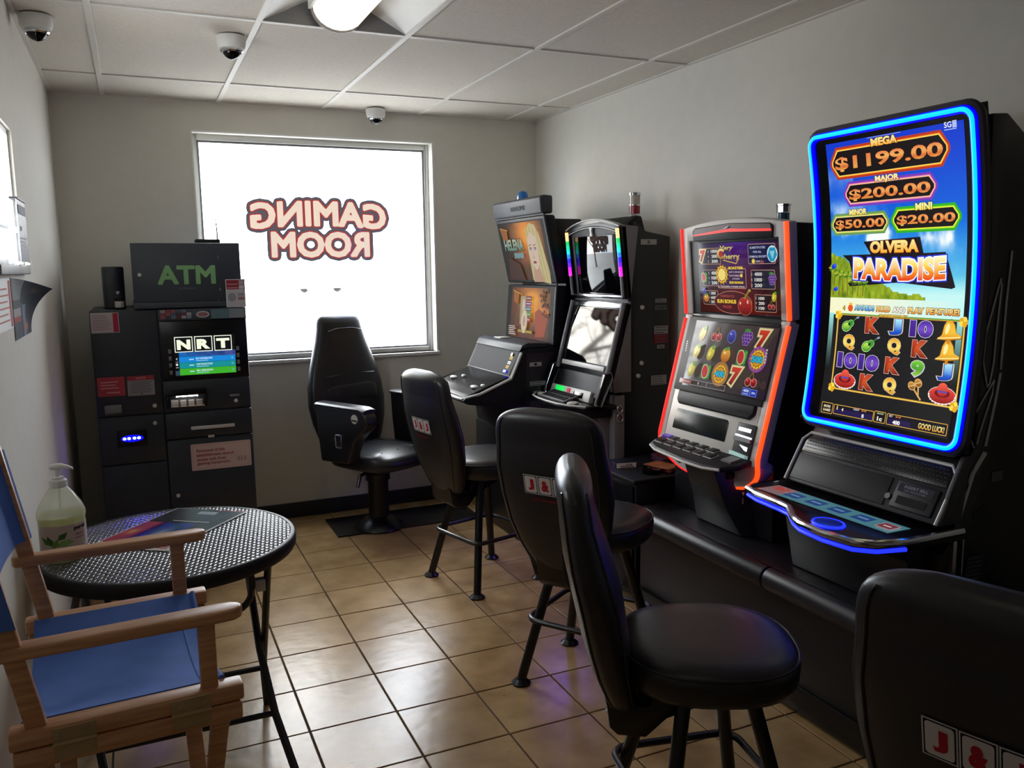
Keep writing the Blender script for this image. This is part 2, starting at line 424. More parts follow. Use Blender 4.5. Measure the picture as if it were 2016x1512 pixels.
def pane_mat(name='window_glass', tint=(1, 1, 1), refl=.06):
    m = bpy.data.materials.new(name); m.use_nodes = True; t = m.node_tree; t.nodes.remove(t.nodes['Principled BSDF'])
    a = t.nodes.new('ShaderNodeBsdfTransparent'); a.inputs[0].default_value = tuple(tint)+(1,); g = t.nodes.new('ShaderNodeBsdfGlossy'); g.inputs['Roughness'].default_value = .02
    x = t.nodes.new('ShaderNodeMixShader'); x.inputs[0].default_value = refl
    t.links.new(a.outputs[0], x.inputs[1]); t.links.new(g.outputs[0], x.inputs[2]); t.links.new(x.outputs[0], t.nodes['Material Output'].inputs[0])
    return m
m_pane = pane_mat()

# ================================================================== THE ROOM
XL, XR, YB, YF, H = -.355, 2.585, 5.31, -3.4, 2.55
WX0, WX1, WZ0, WZ1 = .368, 1.83, 1.02, 2.375
T = .16
# floor: grout bed with ceramic tiles
fl = MB().box(XL-T, XR+T, YF-T, YB+T, -.12, -.006); floor = mk('floor', fl, m_grout); tag(floor, kind='structure')
P_ = .308; X0 = .4466-3*P_; Y0 = 4.580
def tile_mesh(sx, sy):
    b = MB().box(-sx/2, sx/2, -sy/2, sy/2, -.0065, 0)
    me_o = mk('tile', b, m_tile, bevel=.0018, seg=1); me = me_o.data; bpy.data.objects.remove(me_o); return me
_tm = {}
gap = .0062
xs = [XL]+[X0+k*P_ for k in range(0, 20) if XL+.02 < X0+k*P_ < XR-.02]+[XR]
ys = [YB]+[Y0-k*P_ for k in range(-3, 40) if YF+.02 < Y0-k*P_ < YB-.02]+[YF]
for i in range(len(xs)-1):
    for j in range(len(ys)-1):
        if ys[j] < 0: continue
        a0, a1, b1, b0 = xs[i], xs[i+1], ys[j], ys[j+1]
        k = (round(a1-a0, 3), round(b1-b0, 3))
        if k not in _tm: _tm[k] = tile_mesh(a1-a0-gap, b1-b0-gap)
        o = bpy.data.objects.new('tile', _tm[k]); COL.objects.link(o); o.parent = floor
        o.location = ((a0+a1)/2, (b0+b1)/2, random.uniform(-.0008, .0004))
# walls
wb = MB().box(XL-T, WX0, YB, YB+T, -.1, H+.3).box(WX1, XR+T, YB, YB+T, -.1, H+.3).box(WX0, WX1, YB, YB+T, -.1, WZ0).box(WX0, WX1, YB, YB+T, WZ1, H+.3)
tag(mk('wall_back', wb, m_wall), kind='structure')
L0, L1, LZ0, LZ1 = 2.78, 3.47, 1.60, 2.07     # small window of the left wall
wl = MB().box(XL-T, XL, YF-T, L0, -.1, H+.3).box(XL-T, XL, L1, YB, -.1, H+.3).box(XL-T, XL, L0, L1, -.1, LZ0).box(XL-T, XL, L0, L1, LZ1, H+.3)
tag(mk('wall_left', wl, m_wall), kind='structure')
tag(mk('wall_right', MB().box(XR, XR+T, YF-T, YB, -.1, H+.3), m_wall), kind='structure')
tag(mk('wall_front', MB().box(XL, XR, YF-T, YF, -.1, H+.3), m_wall), kind='structure')
bh = .098
tag(mk('baseboard_back', MB().box(XL, XR, YB-.012, YB, 0, bh), m_base, bevel=.003), kind='structure')
tag(mk('baseboard_left', MB().box(XL, XL+.012, YF, YB-.013, 0, bh), m_base, bevel=.003), kind='structure')
tag(mk('baseboard_right', MB().box(XR-.012, XR, YF, YB-.013, 0, bh), m_base, bevel=.003), kind='structure')
# ceiling: suspended grid, fibre panels, one troffer
ce = Thing('ceiling', loc=(0, 0, H), kind='structure')
cx = [XL, -.086, .524, 1.134, 1.744, 2.354, XR]; cy = [YF, -2.53, -1.31, -.09, 1.13, 2.35, 3.57, 4.79, YB]
for i in range(6):
    for j in range(8):
        if i == 2 and j == 5: continue
        b = MB().box(cx[i]+.002, cx[i+1]-.002, cy[j]+.002, cy[j+1]-.002, H+.004, H+.02)
        ce.part('ceiling_panel', b, m_ceil)
for k, x in enumerate(cx[1:-1]): ce.part('grid_bar', MB().box(x-.0125, x+.0125, YF, YB, H-.003, H+.03), m_grid, bevel=.001, seg=1)
for k, y in enumerate(cy[1:-1]):
    for i in range(6): ce.part('cross_bar', MB().box(cx[i]+(.0126 if i else 0), cx[i+1]-(.0126 if i < 5 else 0), y-.0125, y+.0125, H-.0025, H+.03), m_grid, bevel=.001, seg=1)
ce.part('wall_angle', MB().box(XL, XL+.02, YF, YB, H-.002, H+.02).box(XR-.02, XR, YF, YB, H-.002, H+.02).box(XL, XR, YB-.02, YB, H-.002, H+.02), m_grid)
tag(mk('trim_1', MB().box(XL-T, XR+T, YF-T, YB+T, H+.3, H+.4), m_wall), kind='structure')

# window of the back wall, seen from inside
w1 = Thing('window_1', loc=((WX0+WX1)/2, YB+.08, WZ0), kind='structure')
yA, yB = YB+.075, YB+.125; fw = .028
fr = MB().box(WX0, WX0+fw, yA, yB, WZ0, WZ1).box(WX1-fw, WX1, yA, yB, WZ0, WZ1).box(WX0+fw, WX1-fw, yA, yB, WZ1-fw-.006, WZ1).box(WX0+fw, WX1-fw, yA, yB, WZ0, WZ0+fw)
wf = w1.part('window_frame', fr, m_alu, bevel=.003)
w1.part('glazing_bead', MB().box(WX0+fw, WX0+fw+.012, yA+.012, yA+.03, WZ0+fw, WZ1-fw-.006).box(WX1-fw-.012, WX1-fw, yA+.012, yA+.03, WZ0+fw, WZ1-fw-.006)
        .box(WX0+fw+.012, WX1-fw-.012, yA+.012, yA+.03, WZ0+fw, WZ0+fw+.012).box(WX0+fw+.012, WX1-fw-.012, yA+.012, yA+.03, WZ1-fw-.018, WZ1-fw-.006), m_grey)
w1.part('window_sill', MB().box(WX0-.02, WX1+.02, YB-.02, yA, WZ0-.022, WZ0), m_white, bevel=.004)
c_ = .018
w1.part('corner_trim', MB().box(WX0-.008, WX0, YB-.005, YB+.01, WZ0, WZ1+.008).box(WX1, WX1+.012, YB-.006, YB+.01, WZ0, WZ1+.008).box(WX0, WX1, YB-.006, YB+.01, WZ1, WZ1+.01), m_white)
pane = w1.part('pane', MB().add([(WX0+fw, yA+.03, WZ0+fw), (WX1-fw, yA+.03, WZ0+fw), (WX1-fw, yA+.03, WZ1-fw-.006), (WX0+fw, yA+.03, WZ1-fw-.006)], [(0,1,2,3)]), m_pane)
pr = Print()
pr.bold_text([('GAMING', .438, .270, .842, .146, .022), ('ROOM', .4365, .0975, .610, .146, 0)], .0022, [(.010, '#e8d0bc'), (.0175, '#a8302a'), (.033, '#56525a')])  # black outer outline greyed, window glare mixed into its colour
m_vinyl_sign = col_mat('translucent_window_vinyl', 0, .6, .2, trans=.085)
# lettering faces the street: the reader's left is at large X
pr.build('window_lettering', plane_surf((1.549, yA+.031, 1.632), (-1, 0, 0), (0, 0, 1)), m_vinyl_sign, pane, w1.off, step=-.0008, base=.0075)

# small window high on the left wall
w2 = Thing('window_2', loc=(XL-.05, (L0+L1)/2, LZ0), kind='structure')
xa, xb = XL-.05, XL-.012; q = .02
w2.part('window_frame', MB().box(xa, xb, L0, L0+q, LZ0, LZ1).box(xa, xb, L1-q, L1, LZ0, LZ1).box(xa, xb, L0+q, L1-q, LZ1-q, LZ1).box(xa, xb, L0+q, L1-q, LZ0, LZ0+q), m_alu, bevel=.003)
w2.part('glazing_bar', MB().box(xa, XL-.004, L0+q, L1-q, 1.715, 1.735), m_alu, bevel=.002)
w2.part('window_sill', MB().box(XL-.02, XL+.02, L0-.03, L1+.02, LZ0-.03, LZ0), M('grey_sill', '#8b8986', .5), bevel=.004)
w2.part('pane', MB().add([(xa+.015, L0+q, LZ0+q), (xa+.015, L1-q, LZ0+q), (xa+.015, L1-q, LZ1-q), (xa+.015, L0+q, LZ1-q)], [(0,1,2,3)]), m_pane)
portal('daylight_portal_left', (XL-.1, (L0+L1)/2, (LZ0+LZ1)/2), (0, -PI/2, 0), .47, .69)

# outside: car park
m_asph = M('pale_concrete', '#a8a8a6', .9, var=.06, scale=.5)
tag(mk('parking_lot_ground', MB().box(-80, 80, YB+T+.05, 150, -.4, -.2), m_asph), kind='structure')
# troffer
tr = Thing('ceiling_light', 'recessed troffer with a glowing rounded lens in the ceiling grid', 'ceiling light', loc=(.829, 2.96, H))
a0, a1, b0, b1 = .524+.013, 1.134-.013, 2.35+.013, 3.57-.013
mid = .829; hw = .105
def refl_prof(sg):
    out = []
    for k in range(7):
        t = k/6; out.append((mid+sg*((a1-a0)/2*(1-t)+hw*t), H+.002+.095*t))
    return out
hs = MB()
for sg in (-1, 1):
    p = refl_prof(sg); hs.loft([[(x, b0, z) for x, z in p], [(x, b1, z) for x, z in p]], caps=False, closed=False)
tr.part('reflector', hs, m_white)
tr.part('end_plate', MB().box(a0, a1, b1, b1+.004, H-.001, H+.12).box(a0, a1, b0-.004, b0, H-.001, H+.12).box(a0, a1, b0, b1, H+.12, H+.125), m_grey)  # grey instead of white: shade on the end plates put into the colour
ring = []
for k in range(13):
    t = PI*k/12; ring.append((mid+hw*math.cos(t), H+.06-.085*math.sin(t)))
le = MB(); n = len(ring)
rings = []
for y, s_ in ((b0+.04, .8), (b0+.06, 1), (b1-.06, 1), (b1-.042, .93), (b1-.035, .75)):
    rings.append([(mid+(x-mid)*s_, y, H+.06+(z-H-.06)*s_) for x, z in ring])
le.loft(rings, caps=True)
tr.part('lens', le, M('troffer_lens', '#fff4e0', .4, emit='#fff0d8', strength=1.15), label='glowing warm white lens')
tr.part('lens_cap', MB().loft([[(mid+(x-mid)*s_, b1-.034+k*.006, H+.06+(z-H-.06)*s_) for x, z in ring] for k, s_ in enumerate((1.03, 1.03))]), m_grey)
tr.part('lens_cap', MB().loft([[(mid+(x-mid)*s_, b0+.026+k*.006, H+.06+(z-H-.06)*s_) for x, z in ring] for k, s_ in enumerate((1.03, 1.03))]), m_grey)
tr.part('lens_frame', MB().box(mid-hw-.012, mid-hw, b0+.03, b1-.03, H+.055, H+.1).box(mid+hw, mid+hw+.012, b0+.03, b1-.03, H+.055, H+.1), m_white)

# dome cameras on the ceiling
def dome(x, y, lab, tilt=(0, 0)):
    t = Thing('security_camera', lab, 'camera', (x, y, H-.003), group='dome cameras on the ceiling')
    z = H-.003
    t.part('housing', MB().lathe([(.058, 0), (.06, -.008), (.058, -.035), (.052, -.05), (.046, -.054)], (x, y, z), 28), m_white)
    t.part('dome', MB().lathe([(.040, -.050)]+[(.038*math.cos(k*PI/14), -.056-.036*math.sin(k*PI/14)) for k in range(7)]+[(.004, -.093)], (x, y, z), 24), m_glassblk, label='dark glass dome')
    t.part('ring', MB().lathe([(.047, -.052), (.047, -.060), (.041, -.066), (.038, -.058)], (x, y, z), 28), m_chrome)
dome(-.272, 3.80, 'dome camera nearest the left wall corner of the ceiling')
dome(.445, 3.83, 'dome camera on the ceiling just left of the lit troffer')
dome(1.435, 5.20, 'small white dome camera on the ceiling above the window')

# ================================================================== CASH MACHINE (back left corner)
AY = 4.62
atm = Thing('cash_machine', 'tall charcoal cash machine with a lit sign box beside the window', 'cash machine', (.16, 4.95, 0))
body = MB().box(-.212, .535, AY+.02, 5.26, 0, 1.383)
ab = atm.part('cabinet', body, m_atm, bevel=.006)
atm.part('left_door', MB().box(-.208, .096, AY, AY+.02, .60, .845), m_atm2, bevel=.004)
atm.part('left_door', MB().box(-.208, .096, AY, AY+.02, .03, .594), m_atm2, bevel=.004)
atm.part('left_panel', MB().box(-.208, .096, AY+.004, AY+.02, .851, 1.378), m_atm2, bevel=.004)
atm.part('right_door', MB().box(.102, .531, AY, AY+.02, .03, .70), m_atm2, bevel=.004)
atm.part('dispenser_panel', MB().box(.102, .531, AY-.006, AY+.02, .706, .842), m_atm2, bevel=.005)
atm.part('keypad_panel', MB().box(.102, .531, AY+.004, AY+.02, .848, 1.01), m_atm2, bevel=.004)
scr_s = MB().prism([(.102, 1.016), (.531, 1.016), (.531, 1.32), (.102, 1.32)], 'y', AY+.004, AY+.02)
atm.part('screen_bezel', scr_s, m_blackg, bevel=.004)
atm.part('topper_rail', MB().box(.102, .531, AY-.002, AY+.02, 1.322, 1.381), m_atm, bevel=.003)
sgn = atm.part('sign_box', MB().box(-.008, .531, AY-.004, 5.2, 1.387, 1.418).box(-.004, .518, AY, 5.18, 1.418, 1.716), m_atm, bevel=.004)
S = lambda d=0: side_y(0, AY-d)
p = Print()
p.bold_text([('ATM', .2515, 1.555, .270, .088, 0)], .0012, [(.0055, '#7fae78')])
for k in range(7): p.rect(.208+k*.012, .216+k*.012, 1.482, 1.490, '#59636a')
p.build('sign_lettering', S(.001), m_print, sgn, atm.off)
atm.part('bright_edge', MB().box(.396, .404, AY-.003, AY+.002, 1.424, 1.427), m_chrome, sgn); atm.part('bright_edge', MB().box(.398, .408, AY-.003, AY+.002, 1.688, 1.691), m_chrome, sgn)
for (kx, kz, r_) in ((.030, 1.558, .009),):
    atm.part('lock', MB().disc((kx, AY, kz), (0,-1,0), r_, .006), m_silver, sgn)
atm.part('latch', MB().prism([(.409+.009*math.cos(t)*(1 if k % 2 else .35), 1.64+.017*math.sin(t)*(1 if k % 2 else .5)) for k, t in enumerate([2*PI*i/8+PI/8*0 for i in range(8)])], 'y', AY-.004, AY-.001), m_chrome, sgn)
atm.part('latch', MB().prism([(.405, 1.472), (.411, 1.468), (.414, 1.482), (.408, 1.488)], 'y', AY-.004, AY-.001), m_chrome, sgn)
for kx, kz in ((.056, .891), (.051, .801), (.138, .405), (.455, .887)):
    atm.part('lock', MB().disc((kx, AY+.005, kz), (0,-1,0), .010, .014).disc((kx, AY-.009, kz), (0,-1,0), .004, .003), m_silver, label='round silver lock')
# lit screen
p = Print()
img = np.zeros((48, 72, 3)); yy, xx = np.mgrid[0:48, 0:72]; uu = xx/71; vv = 1-yy/47
img[:] = (.03, .04, .05)
band = (vv > .45) & (vv < .60) & (uu > .06)
nz = vnoise(72, 48, 9, 3); img[band] = np.stack([.05+.5*nz*uu, .15+.35*nz, .35+.5*nz], -1)[band]
p.raster(.167, .468, 1.034, 1.242, img)
p.rect(.188, .466, 1.104, 1.132, '#1687d8'); p.rect(.188, .466, 1.073, 1.103, '#158f96'); p.rect(.188, .466, 1.038, 1.072, '#3fae2c')
p.rect(.167, .187, 1.038, 1.132, '#070a0e'); p.rect(.167, .187, 1.038, 1.062, '#2d4259')
for zc, t_ in ((1.118, 'BUY INFORMATION'), (1.088, 'ATM TRANSACTIONS'), (1.056, 'BILL BREAKING')):
    p.text(t_, .31, zc+.004, .08, .009, '#d8efff', bold=.02); p.rect(.27, .33, zc-.009, zc-.006, '#a8cfe6'); p.rect(.236, .258, zc-.002, zc+.003, '#bfe0f4')
    p.ell(.45, zc, .005, .005, '#8fd0c8'); p.ell(.45, zc, .0035, .0035, '#2a8f9a')
p.text('<', .176, 1.124, .007, .012, '#e8e8e8'); p.ell(.176, 1.095, .006, .006, '#d8d8d8'); p.rect(.170, .183, 1.078, 1.081, '#bbbbbb'); p.rect(.170, .183, 1.107, 1.109, '#bbbbbb')
for k, ch in enumerate('NRT'):
    x0 = .170+k*.0965; p.rect(x0, x0+.088, 1.158, 1.238, '#f4f8e8'); p.rect(x0+.004, x0+.084, 1.162, 1.234, '#0a0d10')
    p.text(ch, x0+.044, 1.197, .066, .052, '#f6fae0', bold=.06)
sc_o = p.build('screen', S(-.003), m_screen, atm.e, atm.off)
for zc in (1.165, 1.129, 1.093, 1.055):
    for xc in (.1455, .480): atm.part('side_button', MB().box(xc-.0075, xc+.0075, AY-.002, AY+.006, zc-.011, zc+.011), m_grey, bevel=.002)
# stickers, notices
def sticker_out(nm):
    p.build(nm, S(-.0035), m_print, atm.e, atm.off)
p = Print()
p.rect(-.207, -.080, 1.273, 1.374, '#b9b1b6'); p.rect(-.107, -.083, 1.276, 1.371, '#a62f45')
for k in range(7): p.rect(-.200, -.116+random.uniform(-.02, 0), 1.357-k*.011, 1.361-k*.011, '#a58a90')
sticker_out('notice_sticker'); p = Print()
p.rrect(-.200, -.075, .953, 1.050, .004, '#a8404a')
for k, t_ in enumerate(('PLEASE ENSURE YOU', 'REMOVE YOUR CASH', 'FROM THE TRAY')): p.rect(-.186, -.105-.012*(k % 2), 1.022-k*.015, 1.028-k*.015, '#c88a90')
p.rect(-.160, -.100, .968, .975, '#c88a90')
sticker_out('red_sticker'); p = Print()
p.rect(-.064, .062, .948, 1.049, '#8f8d90'); p.rect(-.064, .062, 1.026, 1.049, '#a03a44'); p.text('NOTICE', 0, 1.037, .045, .010, '#cf9aa0', bold=.02)
for k in range(6): p.rect(-.05, .05-.01*(k % 2), 1.014-k*.010, 1.018-k*.010, '#6c6a70')
p.ell(0, .956, .006, .004, '#55535a')
sticker_out('notice_sticker')
p = Print()
p.rrect(.214, .517, .527, .669, .006, '#cdb2ad'); p.frame(.222, .509, .535, .661, .0016, '#b07f7c')
for k, t_ in enumerate(('Personnel of this', 'establishment cannot', 'access cash from', 'gaming equipment.')):
    wd = (.142, .187, .146, .168)[k]; p.text(t_, .241+wd/2, .632-k*.0235, wd, .0165 if k else .0165, '#9c4a52', bold=.025)
p.rrect(.440, .493, .561, .584, .003, '#8a7a7c'); p.rrect(.442, .491, .563, .582, .003, '#cdb2ad')
for k, ch in enumerate('J&J'): p.text(ch, .452+k*.0145, .5725, .009, .013, '#6f6468', bold=.03); 
p.build('personnel_sign', S(.0005), m_print, atm.e, atm.off)
p = Print()
cs = ['#a85a5e', '#8e9aa6', '#6f7f92', '#9c4450', '#b9bcc0', '#51687e', '#a29aa0', '#7d3a44']
for k in range(6):
    for j in range(3):
        if (k*3+j) % 7 == 3: continue
        p.rect(.114+k*.025, .114+k*.025+.021, 1.333+j*.0155, 1.333+j*.0155+.0135, cs[(k*5+j*3) % 8]); p.rect(.118+k*.025, .130+k*.025, 1.338+j*.0155, 1.341+j*.0155, '#40464e')
p.ell(.316, 1.351, .032, .017, '#b8b4b0'); p.ell(.316, 1.351, .026, .012, '#7f6f74'); p.rect(.292, .340, 1.348, 1.354, '#a84a54')
p.rect(.357, .443, 1.327, 1.375, '#56707a'); p.rect(.445, .523, 1.328, 1.376, '#7c848c')
p.build('card_logo_strip', S(.0025), m_print, atm.e, atm.off)
# keypad hood, lights, slots
atm.part('keypad_hood', MB().box(.112, .31, AY-.035, AY+.004, .936, .965).box(.112, .122, AY-.03, AY+.004, .872, .936).box(.300, .31, AY-.03, AY+.004, .872, .936), m_blackg, bevel=.003)
atm.part('keypad_light', MB().loft([[(.16+.106*t, AY-.020+.004*math.cos(a), .932+(.0025+.0022*abs(math.cos(3*PI*(t)-.1)))*math.sin(a)) for a in [2*PI*k/8 for k in range(8)]] for t in [i/18 for i in range(19)]]),
         M('white_led', '#ffffff', .4, emit='#fff8ea', strength=9, sample='FRONT'), label='glowing white light strip')
kp = atm.part('keypad', MB().box(.133, .298, AY-.006, AY+.004, .872, .914), m_chrome, bevel=.002)
for i in range(4):
    for j in range(3):
        atm.part('key', MB().box(.141+i*.039, .141+i*.039+.028, AY-.011, AY-.006, .876+j*.0125, .885+j*.0125), m_silver, kp)
atm.part('coin_slot', MB().box(-.176, -.098, AY-.012, AY+.003, .868, .909), m_grey, bevel=.003)
atm.part('slot_lip', MB().box(-.176, -.098, AY-.018, AY-.006, .864, .868), m_chrome)
atm.part('cash_slot', MB().box(.222, .441, AY-.014, AY-.005, .748, .766), m_silver, bevel=.003)
atm.part('label_plate', MB().box(.304, .335, AY-.009, AY-.005, .701, .713), m_silver)
atm.part('receipt_slot', MB().box(.425, .475, AY-.008, AY+.004, .91, .922), m_grey, bevel=.002)
atm.part('bill_acceptor', MB().box(-.13, .01, AY-.012, AY, .69, .775), m_blackg, bevel=.008)
bl = MB()
for k in range(4): bl.lathe([(.001, -.008), (.0085, -.004), (.0085, .004), (.001, .008)], (-.096+k*.021+(.004 if k > 1 else 0), AY-.013, .733), 10)
atm.part('blue_light', bl, M('blue_white_led', '#b0c8ff', .4, emit='#7d9bff', strength=7, sample='FRONT'), label='glowing blue light')
atm.part('blue_lens', MB().loft([[(-.06+.053*math.cos(t)*s_, AY-.012-.003*k, .732+.018*math.sin(t)*s_) for t in [2*PI*i/20 for i in range(20)]] for k, s_ in ((0, 1), (1, .96))]), M('blue_led_lens', '#0000ff', .3, emit='#0505ff', strength=2, sample='FRONT'))
lp = bpy.data.lights.new('blue_led_glow', 'AREA'); lp.size = .08; lp.size_y = .02; lp.shape = 'RECTANGLE'; lp.energy = .3; lp.color = (.10, .06, 1.0)
lo = bpy.data.objects.new('blue_led_glow', lp); COL.objects.link(lo); lo.location = (-.06, AY-.03, .733); lo.rotation_euler = (-PI/2, 0, 0)

# things on top of the cash machine
t = Thing('canister', 'black cylindrical canister standing on the cash machine top', 'canister', (-.096, 4.85, 1.383))
t.part('body', MB().lathe([(.048, 0), (.052, .004), (.053, .21), (.049, .218), (.001, .219)], (-.096, 4.85, 1.383), 28), m_atm2)
t.part('base_ring', MB().lathe([(.0535, .002), (.055, .006), (.0535, .010)], (-.096, 4.85, 1.383), 28), m_black)
t = Thing('small_bottle', 'small dark bottle with a pale label on the cash machine top', 'bottle', (-.072, 4.72, 1.383))
t.part('body', MB().lathe([(.021, 0), (.022, .003), (.022, .062), (.012, .074), (.012, .078), (.001, .079)], (-.072, 4.72, 1.383), 20), m_black)
t.part('label', MB().lathe([(.0222, .012), (.0225, .013), (.0225, .042), (.0222, .043)], (-.072, 4.72, 1.383), 20), m_silver, label='pale metallic label')
t.part('cap', MB().lathe([(.013, .079), (.0135, .081), (.0135, .094), (.001, .095)], (-.072, 4.72, 1.383), 20), m_chrome)
t = Thing('modem', 'flat black modem with a thin aerial on top of the sign box', 'modem', (.375, 4.8, 1.716))
t.part('case', MB().box(.314, .436, 4.74, 4.86, 1.717, 1.74), m_black, bevel=.004)
t.part('aerial', MB().tube([(.428, 4.8, 1.74), (.427, 4.8, 1.80), (.424, 4.8, 1.86)], [.004, .003, .002], 8), m_black)
t = Thing('notice_card', 'folded white and red notice card leaning at the sign box corner', 'card', (.487, 4.60, 1.387))
t.part('sheet', MB().prism([(4.614, 1.383), (4.612, 1.383), (4.608, 1.528), (4.610, 1.528)], 'x', .437, .534), m_white)
p = Print(); p.rect(.44, .531, 1.475, 1.525, '#8a2f3c'); p.rect(.503, .529, 1.50, 1.522, '#a7a4aa'); p.rect(.503, .529, 1.478, 1.497, '#c0bcc0'); p.rect(.443, .50, 1.481, 1.486, '#b98a90'); p.rect(.443, .497, 1.50, 1.505, '#b98a90')
p.rect(.44, .531, 1.386, 1.472, '#b3b1b6'); p.ell(.466, 1.435, .02, .022, '#8c8a92'); p.rect(.495, .527, 1.42, 1.436, '#9a6a70'); p.rect(.495, .527, 1.442, 1.455, '#8f8d93')
p.build('print', plane_surf((0, 4.6115+.0276*1.383, 0), (1, 0, 0), (0, -.0276, 1)), m_print, t.e, t.off)

# ================================================================== SLOT MACHINES along the right wall
def stickers(name, th, y, items, matl=None, parent=None):
    for it in items:
        p = Print(); x0, x1, z0, z1, c = it[:5]; p.rect(x0, x1, z0, z1, c)
        if len(it) > 5 and it[5] == 'lines':
            n = max(2, int((z1-z0)/.012))
            for k in range(n): p.rect(x0+.006, x1-.008-random.random()*.02, z0+(k+.3)*(z1-z0)/n, z0+(k+.6)*(z1-z0)/n, '#5a5a60')
        elif len(it) > 5 and it[5] == 'code':
            for k in range(9): a = x0+.006+k*(x1-x0-.012)/9; p.rect(a, a+(x1-x0)*.05, z0+.004, z1-.004, '#33333a')
        elif len(it) > 5: p.text(it[5], (x0+x1)/2, (z0+z1)/2, (x1-x0)*.22*len(it[5]), (z1-z0)*.55, '#1c1c20', bold=.02)
        p.build(name, side_y(0, y-.0008), matl or m_print, parent or th.e, th.off)
def locks(th, y, pts, r=.011):
    for x, z in pts: th.part('lock', MB().disc((x, y, z), (0, -1, 0), r, .008).disc((x, y-.008, z), (0,-1,0), r*.4, .002), m_silver)

# ---------------- machine 1 (far corner)
Y0_, Y1_ = 4.22, 4.90
s1 = Thing('slot_machine', 'farthest slot machine with orange lit screens and a big slanted button deck', 'slot machine', (2.2, 4.56, 0), group='slot machines along the right wall')
s1.part('base', MB().box(1.93, 2.5, Y0_+.02, Y1_-.02, 0, .62), m_side, bevel=.01)
cab = [(2.52, .62), (2.52, 1.115), (1.985, 1.115), (1.955, 1.10), (1.885, .955), (1.66, .868), (1.61, .862), (1.60, .845), (1.63, .825), (1.93, .775), (1.95, .62)]
s1.part('cabinet', MB().prism(cab, 'y', Y0_, Y1_), m_black, bevel=.006)
s1.part('hood', MB().prism([(2.14, 1.118), (1.975, 1.118), (1.945, 1.100), (1.965, 1.135), (2.0, 1.148), (2.14, 1.14)], 'y', Y0_+.012, Y1_-.012), m_dark, bevel=.005)
s1.part('hood_badge', MB().box(1.99, 2.06, 4.60, 4.70, 1.146, 1.152), m_silver, bevel=.003)
dk = MB().prism([(1.888, .962), (1.665, .876), (1.615, .868), (1.612, .862), (1.89, .95)], 'y', Y0_+.03, Y1_-.03)
deck = s1.part('button_deck', dk, m_blackg, bevel=.002)
s1.part('deck_trim', MB().tube([(1.955, Y0_-.002, 1.095), (1.888, Y0_-.002, .952), (1.70, Y0_-.002, .880), (1.605, Y0_+.03, .855), (1.60, Y0_+.09, .853), (1.60, Y1_-.09, .853), (1.605, Y1_-.03, .855), (1.70, Y1_+.002, .88)], .008, 8), m_silver)
for xx_, yy_, r1, r2 in ((1.72, 4.36, .020, .034), (1.75, 4.30, .013, .02), (1.745, 4.76, .020, .034), (1.78, 4.68, .013, .02)):
    z_ = .876+(xx_-1.665)*.386; s1.part('button', MB().lathe([(r1, 0), (r1, .008), (r1*.7, .013), (.001, .014)], (xx_, yy_, z_), 16, 1, r2/r1), m_silver, label='oval silver button')
panel_s = plane_surf((1.888, Y1_, .962), (0, -1, 0), (.07/.1567, 0, .14/.1567))
p = Print()
p.rect(.03, .65, .006, .150, '#1b1c20')
for b_, c_, h_ in ((.098, '#c8a63a', .02), (.068, '#d6d6d0', .018), (.042, '#c8a63a', .018)): p.rect(.565, .605, b_, b_+h_, c_); p.rect(.57, .60, b_+.006, b_+.009, '#4a4a40')
p.build('acceptor_panel', panel_s, m_print, s1.e, s1.off, base=.003)
s1.part('acceptor_light', MB().obox((1.893, 4.315, .985), (.003, 0, .006), (0, .018, 0), (-.004, 0, .002)), m_ledblue, label='small blue light')
s1.part('acceptor_knob', MB().disc((1.945, 4.31, 1.075), (-.9, 0, .45), .009, .012), m_chrome)
def m1panel(z0, x0, z1, x1, nm): 
    s1.part(nm, MB().prism([(x0, z0), (x1, z1), (x1+.07, z1), (x0+.07, z0)], 'y', Y0_, Y1_), m_black, bevel=.012, seg=3)
m1panel(1.120, 2.152, 1.462, 2.18, 'monitor_frame'); m1panel(1.475, 2.18, 1.858, 2.10, 'monitor_frame')
s1.part('monitor_column', MB().prism([(2.26, 1.1), (2.26, 1.46), (2.19, 1.84), (2.36, 1.84), (2.46, 1.5), (2.5, 1.1)], 'y', Y0_+.04, Y1_-.04), m_side, bevel=.01)
s1.part('top_sign', MB().prism([(2.088, 1.866), (2.078, 1.955), (2.10, 1.968), (2.16, 1.965), (2.16, 1.866)], 'y', Y0_+.005, Y1_+.005), m_dark, bevel=.012, seg=3, label='dark grey name header')
p = Print(); p.rect(.27, .36, .032, .056, '#26282c'); p.text('LINE', .42, .045, .10, .026, '#1c1e22', bold=.04); p.build('sign_lettering', face_x(Y1_, 2.088, 1.866, 2.078, 1.955), m_print, s1.e, s1.off, base=.001)
s1.part('edge_trim', MB().tube([(2.10, Y0_-.002, 1.862), (2.178, Y0_-.002, 1.48), (2.178, Y0_-.002, 1.462), (2.152, Y0_-.002, 1.13)], .006, 8).tube([(2.10, Y0_, 1.862), (2.10, Y1_, 1.862)], .005, 8), m_dark)
